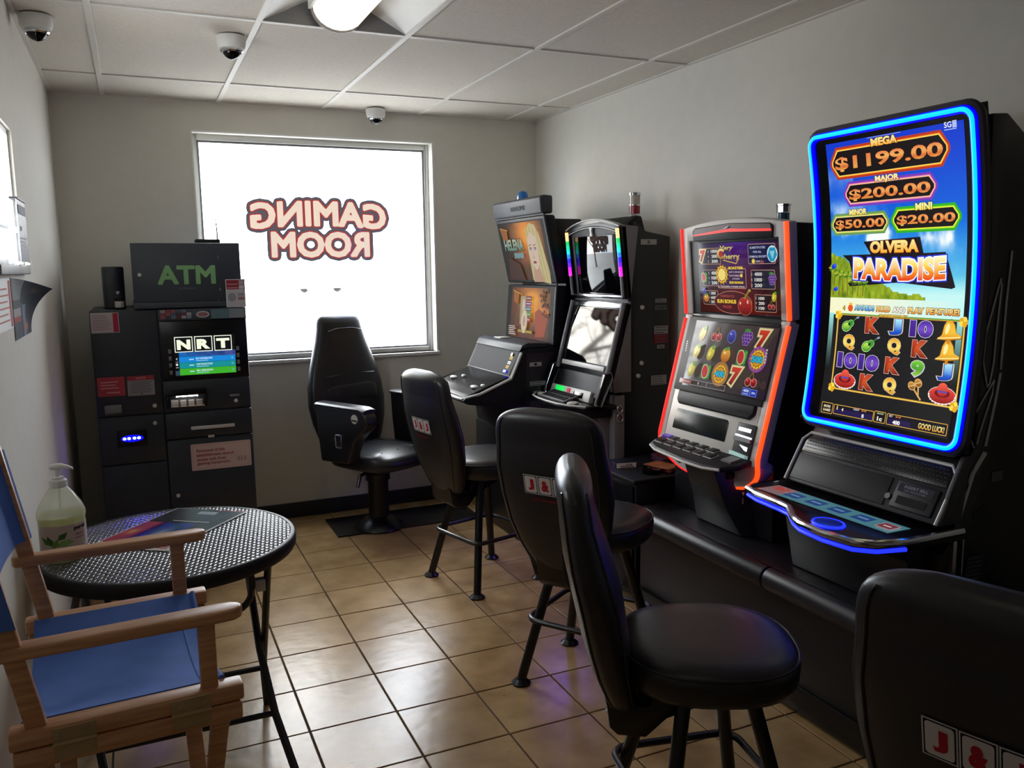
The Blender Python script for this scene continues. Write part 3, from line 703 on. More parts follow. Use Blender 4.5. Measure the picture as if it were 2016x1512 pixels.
# screen pictures: warm amber scenery, a fair-haired woman's face
def amber(h_, w_, seed, glow):
    yy, xx = np.mgrid[0:h_, 0:w_]; u = xx/(w_-1); v = 1-yy/(h_-1); n = vnoise(w_, h_, 6, seed); n2 = vnoise(w_, h_, 14, seed+1)
    g = np.exp(-(((u-glow[0])/.35)**2+((v-glow[1])/.4)**2))
    im = np.stack([.22+.25*n+.75*g, .10+.14*n2+.62*g*(.7+.3*n), .05+.07*n+.12*g], -1); return np.clip(im, 0, 1)
p = Print(); p.rect(.012, .655, .008, .372, '#1d1a1a')
im = amber(44, 62, 11, (.60, .80)); im *= (.45+.55*np.clip(np.linspace(0, 1, 62)*2.0, 0, 1))[None, :, None]; p.raster(.045, .62, .02, .365, im)
def face(p, cx_, cy_, s):
    # fair hair mass, face, features
    p.poly([(cx_-.09*s, cy_-.17*s), (cx_-.085*s, cy_+.0*s), (cx_-.07*s, cy_+.13*s), (cx_-.01*s, cy_+.175*s), (cx_+.06*s, cy_+.16*s), (cx_+.10*s, cy_+.09*s), (cx_+.13*s, cy_-.02*s), (cx_+.15*s, cy_-.12*s), (cx_+.14*s, cy_-.19*s)], '#d9c98e')
    for k in range(9): p.line((cx_-.06*s+.022*k*s, cy_+.15*s-.004*k*s), (cx_+(.0+.018*k)*s, cy_-.17*s), .004*s, ('#b59b56', '#f0e6bc')[k % 2])
    p.poly([(cx_-.075*s, cy_-.18*s), (cx_+.07*s, cy_-.18*s), (cx_+.035*s, cy_-.10*s), (cx_-.04*s, cy_-.08*s)], '#d0a58a')
    p.poly([(cx_-.068*s, cy_+.08*s), (cx_-.072*s, cy_+.0*s), (cx_-.055*s, cy_-.06*s), (cx_-.02*s, cy_-.105*s), (cx_+.015*s, cy_-.10*s), (cx_+.048*s, cy_-.05*s), (cx_+.058*s, cy_+.02*s), (cx_+.05*s, cy_+.09*s), (cx_-.01*s, cy_+.12*s)], '#ecd0bb')
    for e in (-.040, .022):
        p.ell(cx_+e*s, cy_+.022*s, .017*s, .0085*s, '#3c2a2a'); p.ell(cx_+e*s, cy_+.021*s, .013*s, .0055*s, '#e8e8ee'); p.ell(cx_+e*s, cy_+.021*s, .0055*s, .0055*s, '#3a2450')
        p.line((cx_+(e-.02)*s, cy_+.040*s), (cx_+(e+.018)*s, cy_+.047*s), .005*s, '#8a6a40')
    p.line((cx_-.012*s, cy_+.015*s), (cx_-.016*s, cy_-.028*s), .004*s, '#cfa48c'); p.ell(cx_-.012*s, cy_-.031*s, .011*s, .004*s, '#c89a84')
    p.ell(cx_-.010*s, cy_-.060*s, .022*s, .008*s, '#a23a44'); p.line((cx_-.032*s, cy_-.060*s), (cx_+.012*s, cy_-.060*s), .0015*s, '#5c1c24')
face(p, .475, .185, .98)
p.text('HELENA', .215, .235, .27, .068, '#9fc0b0', bold=.04, grad=['#5f8f80', '#c8d8c0'], outline=[(.05, '#2c3a30')])
[p.rect(.20+k*.023, .219+k*.023, .152+.004*(k % 2), .186, '#7fb0b4') for k in range(6)]
p.poly([(.06, .34), (.16, .325), (.15, .26), (.08, .27)], '#a8661e'); p.line((.06, .342), (.17, .325), .006, '#d9a040')
p.poly([(.07, .02), (.30, .02), (.26, .12), (.12, .16)], '#4a2412')
p.build('upper_screen', face_x(Y1_, 2.18, 1.475, 2.10, 1.858), m_screen_matte, s1.e, s1.off)
p = Print(); p.rect(.012, .655, .010, .335, '#1d1a1a')
p.raster(.075, .61, .016, .322, amber(40, 60, 23, (.55, .72)))
p.poly([(.44, .03), (.56, .04), (.60, .20), (.56, .24), (.42, .18)], '#b0491c'); p.poly([(.47, .20), (.60, .16), (.60, .19), (.47, .235)], '#e58a3c')
for k in range(22): p.ell(.545+random.gauss(0, .03), .25+random.gauss(0, .035), .012, .008, '#3a2a12', rot=random.random()*3)
for k in range(10): p.ell(.565+random.gauss(0, .02), .17+random.gauss(0, .02), .010, .007, '#4a2a14', rot=random.random()*3)
p.poly([(.12, .30), (.20, .285), (.19, .22), (.13, .235)], '#b06a1c'); p.line((.11, .305), (.24, .28), .006, '#dca648')
p.rect(.23, .305, .10, .27, '#b8a888'); p.ell(.275, .215, .02, .04, '#e0d4b4'); 
for k, c_ in enumerate(('#8c2f2a', '#8a3a9a', '#2f7f94', '#3f9a5a', '#a83a34')): p.rect(.305, .385, .245-k*.032, .272-k*.032, c_); p.rect(.312, .375, .256-k*.032, .262-k*.032, '#e0d8d0')
p.ell(.30, .12, .045, .075, '#d9c49a'); p.ell(.30, .12, .036, .062, '#efe0b8'); p.ell(.30, .12, .018, .035, '#d0a0a8'); p.rect(.22, .42, .05, .066, '#b8a030'); p.poly([(.28, .05), (.32, .05), (.31, .08), (.29, .08)], '#e8dcc0')
for k in range(5): p.rect(.085, .19-.012*(k % 3), .03+k*.012, .036+k*.012, '#e0d4c4')
p.build('lower_screen', face_x(Y1_, 2.152, 1.125, 2.18, 1.462), m_screen_matte, s1.e, s1.off)
t_ = s1.part('signal_dome', MB().lathe([(.036, 0), (.038, .008), (.034, .03), (.024, .05), (.001, .058)], (2.16, 4.62, 1.966), 20), M('blue_dome', '#2a5a94', .15, emit='#2a6aa8', strength=.15), label='round blue signal dome')
s1.part('side_door', MB().box(1.98, 2.48, Y0_-.004, Y0_+.002, .66, 1.09), m_side, bevel=.004)
stickers('number_plate', s1, Y0_-.005, [(2.0, 2.075, 1.015, 1.038, '#b9b9b6', '1')])
stickers('label_sticker', s1, Y0_-.005, [(2.0, 2.10, .905, .930, '#a8a8a8', 'lines'), (2.02, 2.07, .855, .875, '#8f8f92', 'code'), (2.0, 2.10, .78, .82, '#3a3a40', 'lines')])
locks(s1, Y0_-.004, [(2.02, .60), (2.08, .62)])

# ---------------- machine 2
Y0_, Y1_ = 3.61, 4.17
s2 = Thing('slot_machine', 'arched slot machine with blank mirror screens, rainbow side lights and red topped signal lamp', 'slot machine', (2.25, 3.89, 0), group='slot machines along the right wall')
side = [(2.31, 1.79), (2.375, 1.742), (2.52, 1.717), (2.53, 0), (2.20, 0), (2.20, .85), (2.24, .95), (2.27, 1.40)]
s2.part('cabinet', MB().prism(side, 'y', Y0_+.004, Y1_-.004), m_side, bevel=.006)
s2.part('top_hump', MB().prism([(2.27, 1.775), (2.33, 1.822), (2.365, 1.82), (2.385, 1.75), (2.385, 1.72), (2.27, 1.72)], 'y', Y0_+.03, Y1_-.03), m_black, bevel=.01)
s2.part('side_panel', MB().prism([(2.226, 1.775), (2.325, 1.765), (2.285, 1.41), (2.268, 1.405)], 'y', Y0_, Y1_), m_grey, bevel=.003)
s2.part('side_panel', MB().prism([(2.268, 1.395), (2.285, 1.39), (2.29, .93), (2.19, .93), (2.18, .99)], 'y', Y0_, Y1_), m_grey, bevel=.003)
s2.part('lower_side_panel', MB().prism([(2.19, .915), (2.25, .915), (2.25, .1), (2.19, .1)], 'y', Y0_, Y1_), m_grey, bevel=.003)
# upper monitor with arched top: built in the tilted plane
def tplane(yl, x0, z0, x1, z1): return face_x(yl, x0, z0, x1, z1), math.hypot(x1-x0, z1-z0)
f2u, L2u = tplane(Y1_, 2.26, 1.405, 2.222, 1.775)
def slab(surf, poly, d0, d1):   # polygon in (a,b) thickened along the normal
    n = len(poly); b = MB(); b.add([tuple(surf(a, c, d0)) for a, c in poly]+[tuple(surf(a, c, d1)) for a, c in poly], [tuple(range(n)), tuple(range(n, 2*n))[::-1]]+[(i, n+i, n+(i+1) % n, (i+1) % n) for i in range(n)]); return b
def ringslab(surf, outer, inner, d0, d1):
    n = len(outer); b = MB()
    P = [tuple(surf(a, c, d1)) for a, c in outer]+[tuple(surf(a, c, d1)) for a, c in inner]+[tuple(surf(a, c, d0)) for a, c in outer]+[tuple(surf(a, c, d0)) for a, c in inner]
    f = []
    for i in range(n):
        j = (i+1) % n
        f += [(i, j, n+j, n+i), (2*n+i, 3*n+i, 3*n+j, 2*n+j), (i, 2*n+i, 2*n+j, j), (n+i, n+j, 3*n+j, 3*n+i)]
    b.add(P, f); return b
W2 = .56
s2.part('upper_glass', slab(f2u, [(.07, .02), (W2-.03, .02), (W2-.03, .325), (.07, .325)], -.02, .004), m_glassblk, bevel=.002, label='blank dark glass screen')
arc = lambda z0, rise, k0, k1, n=14: [(k0+(k1-k0)*i/n, z0+rise*(1-(2*i/n-1)**2)) for i in range(n+1)]
top_out = arc(.362, .045, 0, W2); top_in = arc(.345, .032, .03, W2-.03)
s2.part('upper_frame', slab(f2u, [(0, 0), (.03, 0), (.03, .345)]+top_in[1:-1]+[(W2-.03, .345), (W2-.03, 0), (W2, 0)]+top_out[::-1], -.03, .012), m_blackg, bevel=.003)
s2.part('arch_trim', MB().tube([tuple(f2u(a, b+.003, .012)) for a, b in top_out], .0045, 8).tube([tuple(f2u(a, b-.006, .013)) for a, b in top_in], .003, 8), m_silver)
s2.part('arch_panel', slab(f2u, [(.05, .328), (W2-.05, .328)]+[(a, b-.012) for a, b in top_in[::-1][1:-1]], -.02, .004), m_black)
s2.part('arch_strut', slab(f2u, [(.265, .325), (.295, .325), (.288, .35), (.30, .374), (.26, .374), (.272, .35)], .002, .016), m_silver, bevel=.003)
s2.part('screen_ledge', slab(f2u, [(.02, 0), (W2-.02, 0), (W2-.02, .018), (.02, .018)], -.01, .018), m_chrome, bevel=.004)
rain = ['#ffd08a', '#ffd08a', '#20c060', '#18d0a0', '#18d8d8', '#2080e0', '#3020ff', '#6a20ff', '#ff20e0', '#ff30e0']
rm = [M('led_'+n_, c_, .4, emit=c_, strength=1.25, sample='FRONT') for n_, c_ in zip(('amber', 'amber_soft', 'green', 'teal', 'turquoise', 'azure', 'indigo', 'violet', 'magenta', 'pink'), rain)]
for a_ in (.012, W2-.014):
    b = MB()
    for k in range(10):
        b.cur = k; z0_ = .355-k*.024
        b.add([tuple(f2u(a_+.012*math.cos(t), zz, .012+.012*math.sin(t))) for zz in (z0_, z0_-.024) for t in [PI*i/6 for i in range(7)]], [(i, i+1, 8+i, 7+i) for i in range(6)])
    s2.part('light_bar', b, rm, label='light bar glowing in rainbow colours')
    s2.part('bar_end', MB().tube([tuple(f2u(a_, .112, .01)), tuple(f2u(a_, .01, .01))], .011, 10), m_grey)
f2l, L2l = tplane(Y1_, 2.165, 1.02, 2.262, 1.385)
s2.part('lower_frame', slab(f2l, [(.0, -.02), (W2, -.02), (W2, .378), (0, .378)], -.03, .006), m_blackg, bevel=.004)
s2.part('lower_glass', slab(f2l, [(.065, .045), (W2-.035, .045), (W2-.035, .340), (.065, .340)], -.01, .009), m_glassblk, label='blank dark glass screen')
s2.part('chrome_band', slab(f2l, [(.03, .345), (W2-.03, .345), (W2-.03, .374), (.03, .374)], .0, .012), m_chrome, bevel=.003)
s2.part('chrome_band', slab(f2l, [(.04, .012), (W2-.06, .012), (W2-.06, .038), (.04, .038)], .0, .012), m_silver, bevel=.003)
for a_ in (.012, W2-.012): s2.part('frame_post', MB().tube([tuple(f2l(a_, -.01, .012)), tuple(f2l(a_, .372, .012))], .013, 10), m_grey, label='rounded grey side post')
s2.part('apron', slab(plane_surf((2.10, Y1_, .905), (0, -1, 0), np.array([.065, 0, .12])/.1365), [(.03, 0), (W2-.03, 0), (W2-.03, .135), (.03, .135)], -.02, .0), m_black, bevel=.004)
dk2 = [(2.20, Y1_+.005), (2.02, Y1_+.005), (1.965, 4.10), (1.945, 4.0), (1.94, 3.89), (1.945, 3.78), (1.965, 3.68), (2.02, 3.605), (2.20, 3.605)]
s2.part('deck', MB().prism(dk2, 'z', .845, .872), m_blackg, bevel=.008, seg=3)
s2.part('deck_shelf', MB().prism([(2.20, Y1_-.02), (2.03, Y1_-.02), (2.0, 4.0), (2.0, 3.8), (2.03, 3.64), (2.20, 3.64)], 'z', .80, .845), m_black, bevel=.01)
s2.part('deck_trim', MB().tube([(x, y, .873) for x, y in dk2[1:-1]], .005, 8), m_silver)
kb = s2.part('button_panel', slab(plane_surf((1.985, 4.05, .874), (0, -1, 0), (.96, 0, .28)), [(0, 0), (.27, 0), (.27, .095), (0, .095)], -.004, .006), m_grey, bevel=.003)
kf = plane_surf((1.985, 4.05, .874), (0, -1, 0), (.96, 0, .28))
for i in range(8):
    for j in range(2):
        s2.part('button', slab(kf, [(.012+i*.0315, .010+j*.042), (.037+i*.0315, .010+j*.042), (.037+i*.0315, .042+j*.042), (.012+i*.0315, .042+j*.042)], .006, .010), m_black, kb)
s2.part('button', MB().lathe([(.024, 0), (.024, .008), (.016, .012), (.001, .013)], (2.02, 4.10, .872), 16, 1, 1.3), m_silver)
s2.part('button', MB().lathe([(.024, 0), (.024, .008), (.016, .012), (.001, .013)], (2.0, 3.715, .872), 16, 1, 1.3), m_silver)
s2.part('button', MB().box(2.02, 2.045, 3.72, 3.76, .872, .879), m_silver, bevel=.002)
mf = plane_surf((2.085, Y1_-.05, .885), (0, -1, 0), np.array([.3, 0, .95]))
s2.part('meter_housing', slab(mf, [(.0, -.01), (.43, -.01), (.43, .05), (.0, .045)], -.03, .002), m_silver, bevel=.004)
s2.part('green_display', slab(mf, [(.05, .0), (.15, .0), (.15, .042), (.05, .042)], .0, .004), M('green_lcd', '#00c048', .3, emit='#00d850', strength=1.0), label='glowing green display')
s2.part('red_button', slab(mf, [(.185, .004), (.215, .004), (.215, .040), (.185, .040)], .0, .006), M('red_key', '#b02030', .35, emit='#d02030', strength=.35), label='red button')
s2.part('meter_window', slab(mf, [(.26, .004), (.36, .004), (.36, .034), (.26, .034)], .0, .004), m_glassblk)
for yy_, sg in ((Y0_-.004, -1), (Y1_+.004, 1)):
    gp = [(2.07, .875), (2.10, .87), (2.165, 1.01), (2.155, 1.04), (2.12, 1.03)]
    s2.part('speaker', MB().prism(gp, 'y', yy_-.012, yy_+.012), m_black, bevel=.003)
    s2.part('speaker_rim', MB().tube([(x, yy_-.013, z) for x, z in gp], .005, 8, closed=True), m_chrome)
s2.part('front_panel', MB().prism([(2.12, .80), (2.19, .80), (2.19, .08), (2.165, .08)], 'y', Y0_+.05, Y1_-.05), m_grey, bevel=.004, label='pale grey lower front panel')
s2.part('under_light', MB().box(2.13, 2.15, 3.7, 4.08, .793, .799), m_ledblue, label='blue light strip under the deck')
s2.part('plinth', MB().box(2.06, 2.53, Y0_+.01, Y1_-.01, 0, .075), m_side, bevel=.004)
cz = 1.775
lampc = (2.36, 3.70, 1.80)
s2.part('signal_lamp', MB().lathe([(.036, 0), (.036, .008), (.028, .03), (.026, .032)], lampc, 20), m_chrome)
s2.part('lamp_lens', MB().lathe([(.0265, .032), (.0265, .075)], lampc, 20), M('red_lens', '#8e2630', .25), label='red lens')
s2.part('lamp_lens', MB().lathe([(.0265, .075), (.0265, .125)], lampc, 20), M('clear_lens', '#b6aea4', .25), label='clear pale lens')
s2.part('lamp_cap', MB().lathe([(.030, .125), (.030, .137), (.022, .141), (.001, .142)], lampc, 20), m_chrome)
s2.part('lamp_band', MB().lathe([(.028, .072), (.0285, .074), (.0285, .078), (.028, .080)], lampc, 20), m_chrome)
stickers('number_plate', s2, Y0_+.003, [(2.34, 2.435, 1.675, 1.702, '#a8a6a2', '2')])
stickers('label_sticker', s2, Y0_+.003, [(2.43, 2.50, 1.38, 1.402, '#8f9094', 'lines'), (2.43, 2.50, 1.345, 1.367, '#7b7d82', 'code'), (2.425, 2.51, 1.22, 1.262, '#9a9896', 'lines'), (2.425, 2.51, 1.172, 1.219, '#8a2c34', 'lines'), (2.445, 2.49, 1.145, 1.163, '#aaaaa8', 'code'), (2.41, 2.505, .955, 1.005, '#a5a5a2', 'lines')])
locks(s2, Y0_+.003, [(2.35, 1.36), (2.35, 1.075), (2.33, 1.01)])
s2.part('cable_clip', MB().tube([(2.215+.018*math.cos(t), Y0_-.008, .80+.022*math.sin(t)) for t in [2*PI*k/14 for k in range(14)]], .004, 8, closed=True).tube([(2.215+.015*math.cos(t), Y0_-.008, .845+.018*math.sin(t)) for t in [2*PI*k/14 for k in range(14)]], .004, 8, closed=True), m_chrome)

# ---------------- machine 3 (silver, red light tubes)
Y0_, Y1_ = 2.445, 3.105
s3 = Thing('slot_machine', 'silver framed slot machine edged with red light tubes and showing fruit', 'slot machine', (2.25, 2.77, .49), group='slot machines along the right wall')
side = [(2.275, 1.725), (2.40, 1.722), (2.53, 1.71), (2.54, .492), (2.20, .492), (2.20, .80), (2.165, .82), (2.285, 1.34)]
s3.part('cabinet', MB().prism(side, 'y', Y0_+.006, Y1_-.006), m_side, bevel=.006)
f3u = face_x(Y1_, 2.262, 1.355, 2.23, 1.735); f3l = face_x(Y1_, 2.118, .80, 2.262, 1.352)
W3 = Y1_-Y0_
top3 = [(a, .372+.030*(1-(2*a/W3-1)**2)) for a in [W3*k/16 for k in range(17)]]
s3.part('upper_frame', slab(f3u, [(0, 0), (.055, 0), (.055, .318), (W3-.05, .318), (W3-.05, 0), (W3, 0)]+top3[::-1], -.04, .010), m_silver, bevel=.006, label='silver upper surround')
s3.part('upper_bezel', slab(f3u, [(.050, .005), (W3-.045, .005), (W3-.045, .322), (.050, .322)], -.04, .003), m_black, bevel=.003)
# hooded red glow over the top screen
s3.part('top_hood', slab(f3u, [(.095, .318), (W3-.075, .318), (W3-.07, .362), (W3-.09, .374), (.33, .384), (.11, .374), (.09, .362)], -.01, .018), m_black, bevel=.003)
s3.part('top_light', slab(f3u, [(.098, .340), (.33, .350), (W3-.075, .343), (W3-.078, .352), (.33, .362), (.102, .345)], .0, .0195), M('red_glow_panel', '#b01018', .3, emit='#ff241a', strength=1.0, sample='FRONT'), label='glowing red light panel')
s3.part('top_light_lip', slab(f3u, [(.102, .345), (.33, .362), (W3-.078, .352), (W3-.082, .370), (.33, .382), (.112, .368)], .0, .0192), M('red_tinted_visor', '#6a4a48', .3))
s3.part('top_badge', slab(f3u, [(.30, .362), (.33, .372), (.345, .371), (.325, .364)], .0, .024), m_chrome)
# lower surround
hole = None
fr = MB()
def add_slab(mb, surf, poly, d0, d1):
    b = slab(surf, poly, d0, d1); mb.add(b.v, b.f)
for pl in ([(0, 0), (.045, 0), (.05, .57), (0, .57)], [(W3-.05, 0), (W3, 0), (W3, .57), (W3-.05, .57)], [(.045, .01), (W3-.05, .01), (W3-.05, .240), (.045, .240)]):
    add_slab(fr, f3l, pl, -.04, .008)
s3.part('lower_frame', fr, m_silver, bevel=.004, label='silver lower surround')
s3.part('lower_bezel', slab(f3l, [(.04, .232), (W3-.045, .230), (W3-.045, .558), (.045, .562)], -.04, .014), m_black, bevel=.004)
s3.part('hood', slab(f3l, [(.105, .172), (W3-.095, .172), (W3-.07, .195), (W3-.07, .232), (.09, .232), (.09, .19)], -.01, .022), m_black, bevel=.008, seg=3)
s3.part('message_display', slab(f3l, [(.090, .062), (.448, .062), (.448, .142), (.438, .152), (.10, .152), (.090, .142)], -.01, .011), m_disp, bevel=.003, label='dark rounded message display')
ba = s3.part('bill_acceptor', slab(f3l, [(.505, .022), (.615, .022), (.615, .156), (.505, .156)], -.01, .013), m_black, bevel=.005)
m_lamp = M('acceptor_lamp', '#ffffff', .4, emit='#f4f2ff', strength=2.2)
s3.part('acceptor_lamp', slab(f3l, [(.522, .124), (.590, .124), (.592, .138), (.522, .138)], .012, .016), m_lamp, ba, label='glowing white acceptor lamp')
s3.part('acceptor_lamp', slab(f3l, [(.512, .102), (.604, .100), (.604, .106), (.514, .109)], .012, .018), m_lamp, ba, label='glowing white acceptor lamp')
s3.part('acceptor_lamp', slab(f3l, [(.545, .070), (.592, .066), (.592, .050), (.580, .052)], .012, .015), m_lamp, ba, label='glowing white acceptor lamp')
s3.part('bill_slot', slab(f3l, [(.512, .084), (.608, .084), (.608, .098), (.512, .098)], .010, .024), m_grey, ba)
s3.part('ticket_tray', slab(f3l, [(.512, .026), (.606, .022), (.606, .034), (.512, .040)], .010, .03), M('pale_green_tray', '#a8c4c0', .3, emit='#9fd0c8', strength=.35), ba)
# screens
def sun(p, a, b, r, txt=None):
    p.star(a, b, r*.80, r*1.12, 14, '#c8801c'); p.ell(a, b, r*.86, r*.86, '#f0cc30'); p.star(a, b, r*.66, r*.80, 12, '#a8601c'); p.ell(a, b, r*.62, r*.62, '#ffe878' if not txt else '#d09a28')
    if txt: p.text(txt, a, b, r*1.5, r*.62, '#29b8d8', bold=.05, outline=[(.05, '#0e3c58')])
def cherry(p, a, b, s):
    for dx in (-.5, .5): p.ell(a+dx*s, b-.25*s, .52*s, .52*s, '#e8b0a0'); p.ell(a+dx*s, b-.25*s, .46*s, .46*s, '#a01c20', grad=['#5c0c10', '#c42a2c']); p.ell(a+(dx-.15)*s, b-.05*s, .10*s, .07*s, '#f0b0a8')
    p.line((a-.4*s, b+.2*s), (a+.1*s, b+.95*s), .12*s, '#8a6a30'); p.line((a+.45*s, b+.2*s), (a+.1*s, b+.95*s), .12*s, '#8a6a30')
def lemon(p, a, b, s):
    p.ell(a, b, .62*s, .92*s, '#a88c18', rot=-.35); p.ell(a, b, .55*s, .84*s, '#e0cc2c', rot=-.35, grad=['#a8982c', '#ece040']); p.ell(a+.35*s, b+.72*s, .34*s, .30*s, '#6f9c30', rot=.4); p.ell(a-.15*s, b-.1*s, .16*s, .3*s, '#f4ec7c', rot=-.35)
def melon(p, a, b, s):
    p.rrect(a-.75*s, a+.85*s, b-.85*s, b+.85*s, .2*s, '#3f8a34'); p.ell(a+.2*s, b, .75*s, .9*s, '#2d7a2a', rot=.1)
    for k in range(3): p.line((a+.35*s+.16*k*s, b-.7*s), (a+.55*s+.16*k*s, b+.7*s), .07*s, '#7fc060')
    p.ell(a-.05*s, b, .62*s, .86*s, '#d8e0b8', rot=.15); p.ell(a-.05*s, b, .54*s, .76*s, '#c03434', rot=.15)
def grapes(p, a, b, s):
    for r_, n_ in ((.5, 3), (.12, 4), (-.26, 3), (-.6, 2)):
        for k in range(n_): p.ell(a+(k-(n_-1)/2)*.42*s, b+r_*s, .27*s, .27*s, '#c8a0dc'); p.ell(a+(k-(n_-1)/2)*.42*s, b+r_*s, .23*s, .23*s, '#5a2a84')
    p.ell(a, b+.85*s, .5*s, .2*s, '#3f8a3c')
def plum(p, a, b, s): p.ell(a, b, .72*s, .78*s, '#8c90d8'); p.ell(a, b, .66*s, .72*s, '#343a94', grad=['#23286c', '#5058c0']); p.ell(a-.2*s, b+.3*s, .14*s, .12*s, '#b8bcf0')
def peach(p, a, b, s): p.ell(a, b, .78*s, .86*s, '#d88c3c', grad=['#b0541c', '#f0b848']); p.ell(a+.1*s, b+.75*s, .45*s, .2*s, '#5f9a3c', rot=.3); p.ell(a-.2*s, b+.25*s, .2*s, .16*s, '#ffdc94')
def seven(p, a, b, wd, h): p.text('7', a, b, wd, h, '#b02420', bold=.07, grad=['#7c1414', '#d8402c'], outline=[(.10, '#d8c890'), (.05, '#e8dca8')], shear=.1)
p = Print()
gy, gx = np.mgrid[0:60, 0:84]; u = gx/83; v = 1-gy/59
cen = np.exp(-((u-.5)/.28)**2)
im = np.stack([.13+.16*cen+.25*np.clip(.5-v, 0, 1), .06+.05*cen*v, .17*v+.33*cen*np.clip(v, 0, 1)**1.2+.02], -1)
p.rect(.105, .615, .012, .31, '#14121c'); p.raster(.108, .612, .016, .306, np.clip(im, 0, 1))
def u3(x, y): return .108+(x-245)/(1300-245)*.504, .306-(y-340)/(1215-340)*.290
def box3(x0, x1, y0, y1, c1, c2):
    a0, b1 = u3(x0, y0); a1, b0 = u3(x1, y1); p.rrect(a0, a1, b0, b1, .006, c1); p.rrect(a0+.0022, a1-.0022, b0+.0022, b1-.0022, .005, c2)
def tx3(s_, x0, x1, y0, y1, c_, **k): a0, b1 = u3(x0, y0); a1, b0 = u3(x1, y1); p.text(s_, (a0+a1)/2, (b0+b1)/2, a1-a0, b1-b0, c_, **k)
box3(275, 560, 400, 605, '#d09c78', '#2c2430'); a, b = u3(308, 500); seven(p, a, b, .040, .052)
for k, (n_, v_) in enumerate((('5', '10000'), ('4', '2000'), ('3', '300'))): tx3(n_, 385, 400, 425+k*63, 460+k*63, '#b8a8a0'); tx3(v_, 430 if k == 0 else 440, 525, 420+k*63, 460+k*63, '#e8e4e0', bold=.03)
box3(310, 550, 672, 880, '#c08c78', '#242232'); a, b = u3(322, 770); melon(p, a, b, .024)
for k, (n_, v_) in enumerate((('5', '4000'), ('4', '1000'), ('3', '200'))): tx3(n_, 392, 408, 698+k*62, 732+k*62, '#b8a8a0'); tx3(v_, 435, 515, 693+k*62, 735+k*62, '#e8e4e0', bold=.03)
box3(310, 520, 935, 1120, '#c89080', '#2a1a20'); a, b = u3(322, 950); plum(p, a, b, .019); a, b = u3(355, 1035); peach(p, a, b, .021)
for k, (n_, v_) in enumerate((('5', '2000'), ('4', '600'), ('3', '200'))): tx3(n_, 398, 410, 955+k*55, 985+k*55, '#b8a8a0'); tx3(v_, 425, 492, 952+k*55, 988+k*55, '#e8e4e0', bold=.03)
box3(945, 1270, 368, 605, '#d0a090', '#1c2048'); tx3('SUBSTITUTES', 970, 1155, 400, 425, '#c0c4e0', bold=.03); tx3('FOR ALL', 1010, 1110, 450, 475, '#c0c4e0', bold=.03); tx3('SYMBOLS EXCEPT', 962, 1172, 505, 530, '#c0c4e0', bold=.03); tx3('AND', 1040, 1090, 562, 585, '#c0c4e0', bold=.03)
a, b = u3(1012, 572); sun(p, a, b, .011); a, b = u3(1115, 575); cherry(p, a, b, .010)
a, b = u3(1245, 490); p.ell(a, b, .029, .032, '#d8f0f8'); p.poly([(a-.026, b-.006), (a-.014, b+.024), (a+.016, b+.024), (a+.027, b-.004), (a+.008, b-.028), (a-.012, b-.028)], '#2a9cc4'); p.poly([(a-.014, b+.010), (a+.014, b+.012), (a+.002, b-.022)], '#8fd8ec')
box3(985, 1270, 672, 900, '#c89a88', '#242032'); a, b = u3(1245, 780); grapes(p, a, b, .026)
for k, (n_, v_) in enumerate((('5', '4000'), ('4', '1000'), ('3', '200'))): tx3(n_, 1000, 1018, 705+k*66, 740+k*66, '#b8a8a0'); tx3(v_, 1045, 1135, 700+k*66, 742+k*66, '#e8e4e0', bold=.03)
box3(1040, 1295, 960, 1165, '#c89080', '#2a161c'); a, b = u3(1272, 985); lemon(p, a, b, .021); a, b = u3(1240, 1085); cherry(p, a, b, .020)
for k, (n_, v_) in enumerate((('5', '1000'), ('4', '200'), ('3', '100'))): tx3(n_, 1058, 1073, 985+k*58, 1018+k*58, '#b8a8a0'); tx3(v_, 1095, 1165, 985+k*58, 1022+k*58, '#e8e4e0', bold=.03)
a, b = u3(600, 640)
box3(585, 955, 650, 895, '#d8a078', '#3a1c48'); a, b = u3(645, 725); sun(p, a, b, .040)
tx3('SCATTER', 735, 930, 628, 662, '#f0d040', bold=.06); tx3('ANY 3 OR MORE', 740, 925, 684, 704, '#d0b8c8', bold=.03); tx3('SCATTERED', 745, 880, 728, 748, '#d0b8c8', bold=.03); tx3('AWARDS', 785, 880, 766, 784, '#d0b8c8', bold=.03); tx3('SUN BONUS', 745, 925, 806, 836, '#f0d040', bold=.06); tx3('& TRIGGERS 3 PRIME SPINS', 595, 940, 862, 882, '#e0c8c0', bold=.03)
a, b = u3(905, 735); sun(p, a, b, .009)
a, b = u3(780, 1065); p.ell(a, b, .118, .047, '#d08468', n=36); p.ell(a, b, .1155, .0445, '#4c141c', n=36)
tx3('DEFEATS', 625, 805, 975, 1005, '#a8403c', bold=.04); tx3('SUN BONUS', 575, 830, 1030, 1080, '#ecc83c', bold=.06, outline=[(.05, '#5c1c10')]); tx3('PRIZES', 650, 770, 1105, 1140, '#a8403c', bold=.04)
a, b = u3(940, 1105); p.ell(a, b, .043, .037, '#d07058'); p.ell(a, b, .041, .035, '#a01c1c', grad=['#641010', '#c03028']); p.ell(a+.018, b+.018, .005, .008, '#f0c0b0'); p.ell(a-.026, b+.012, .005, .006, '#f0c0b0'); p.line((a-.002, b+.030), (a+.030, b+.064), .008, '#8a8a34'); p.ell(a+.032, b+.064, .008, .006, '#b0a850')
tx3('Very', 650, 820, 370, 440, '#e8cc70', bold=.03, grad=['#a87c28', '#f4e49c'], outline=[(.04, '#4a2a10')], shear=.15)
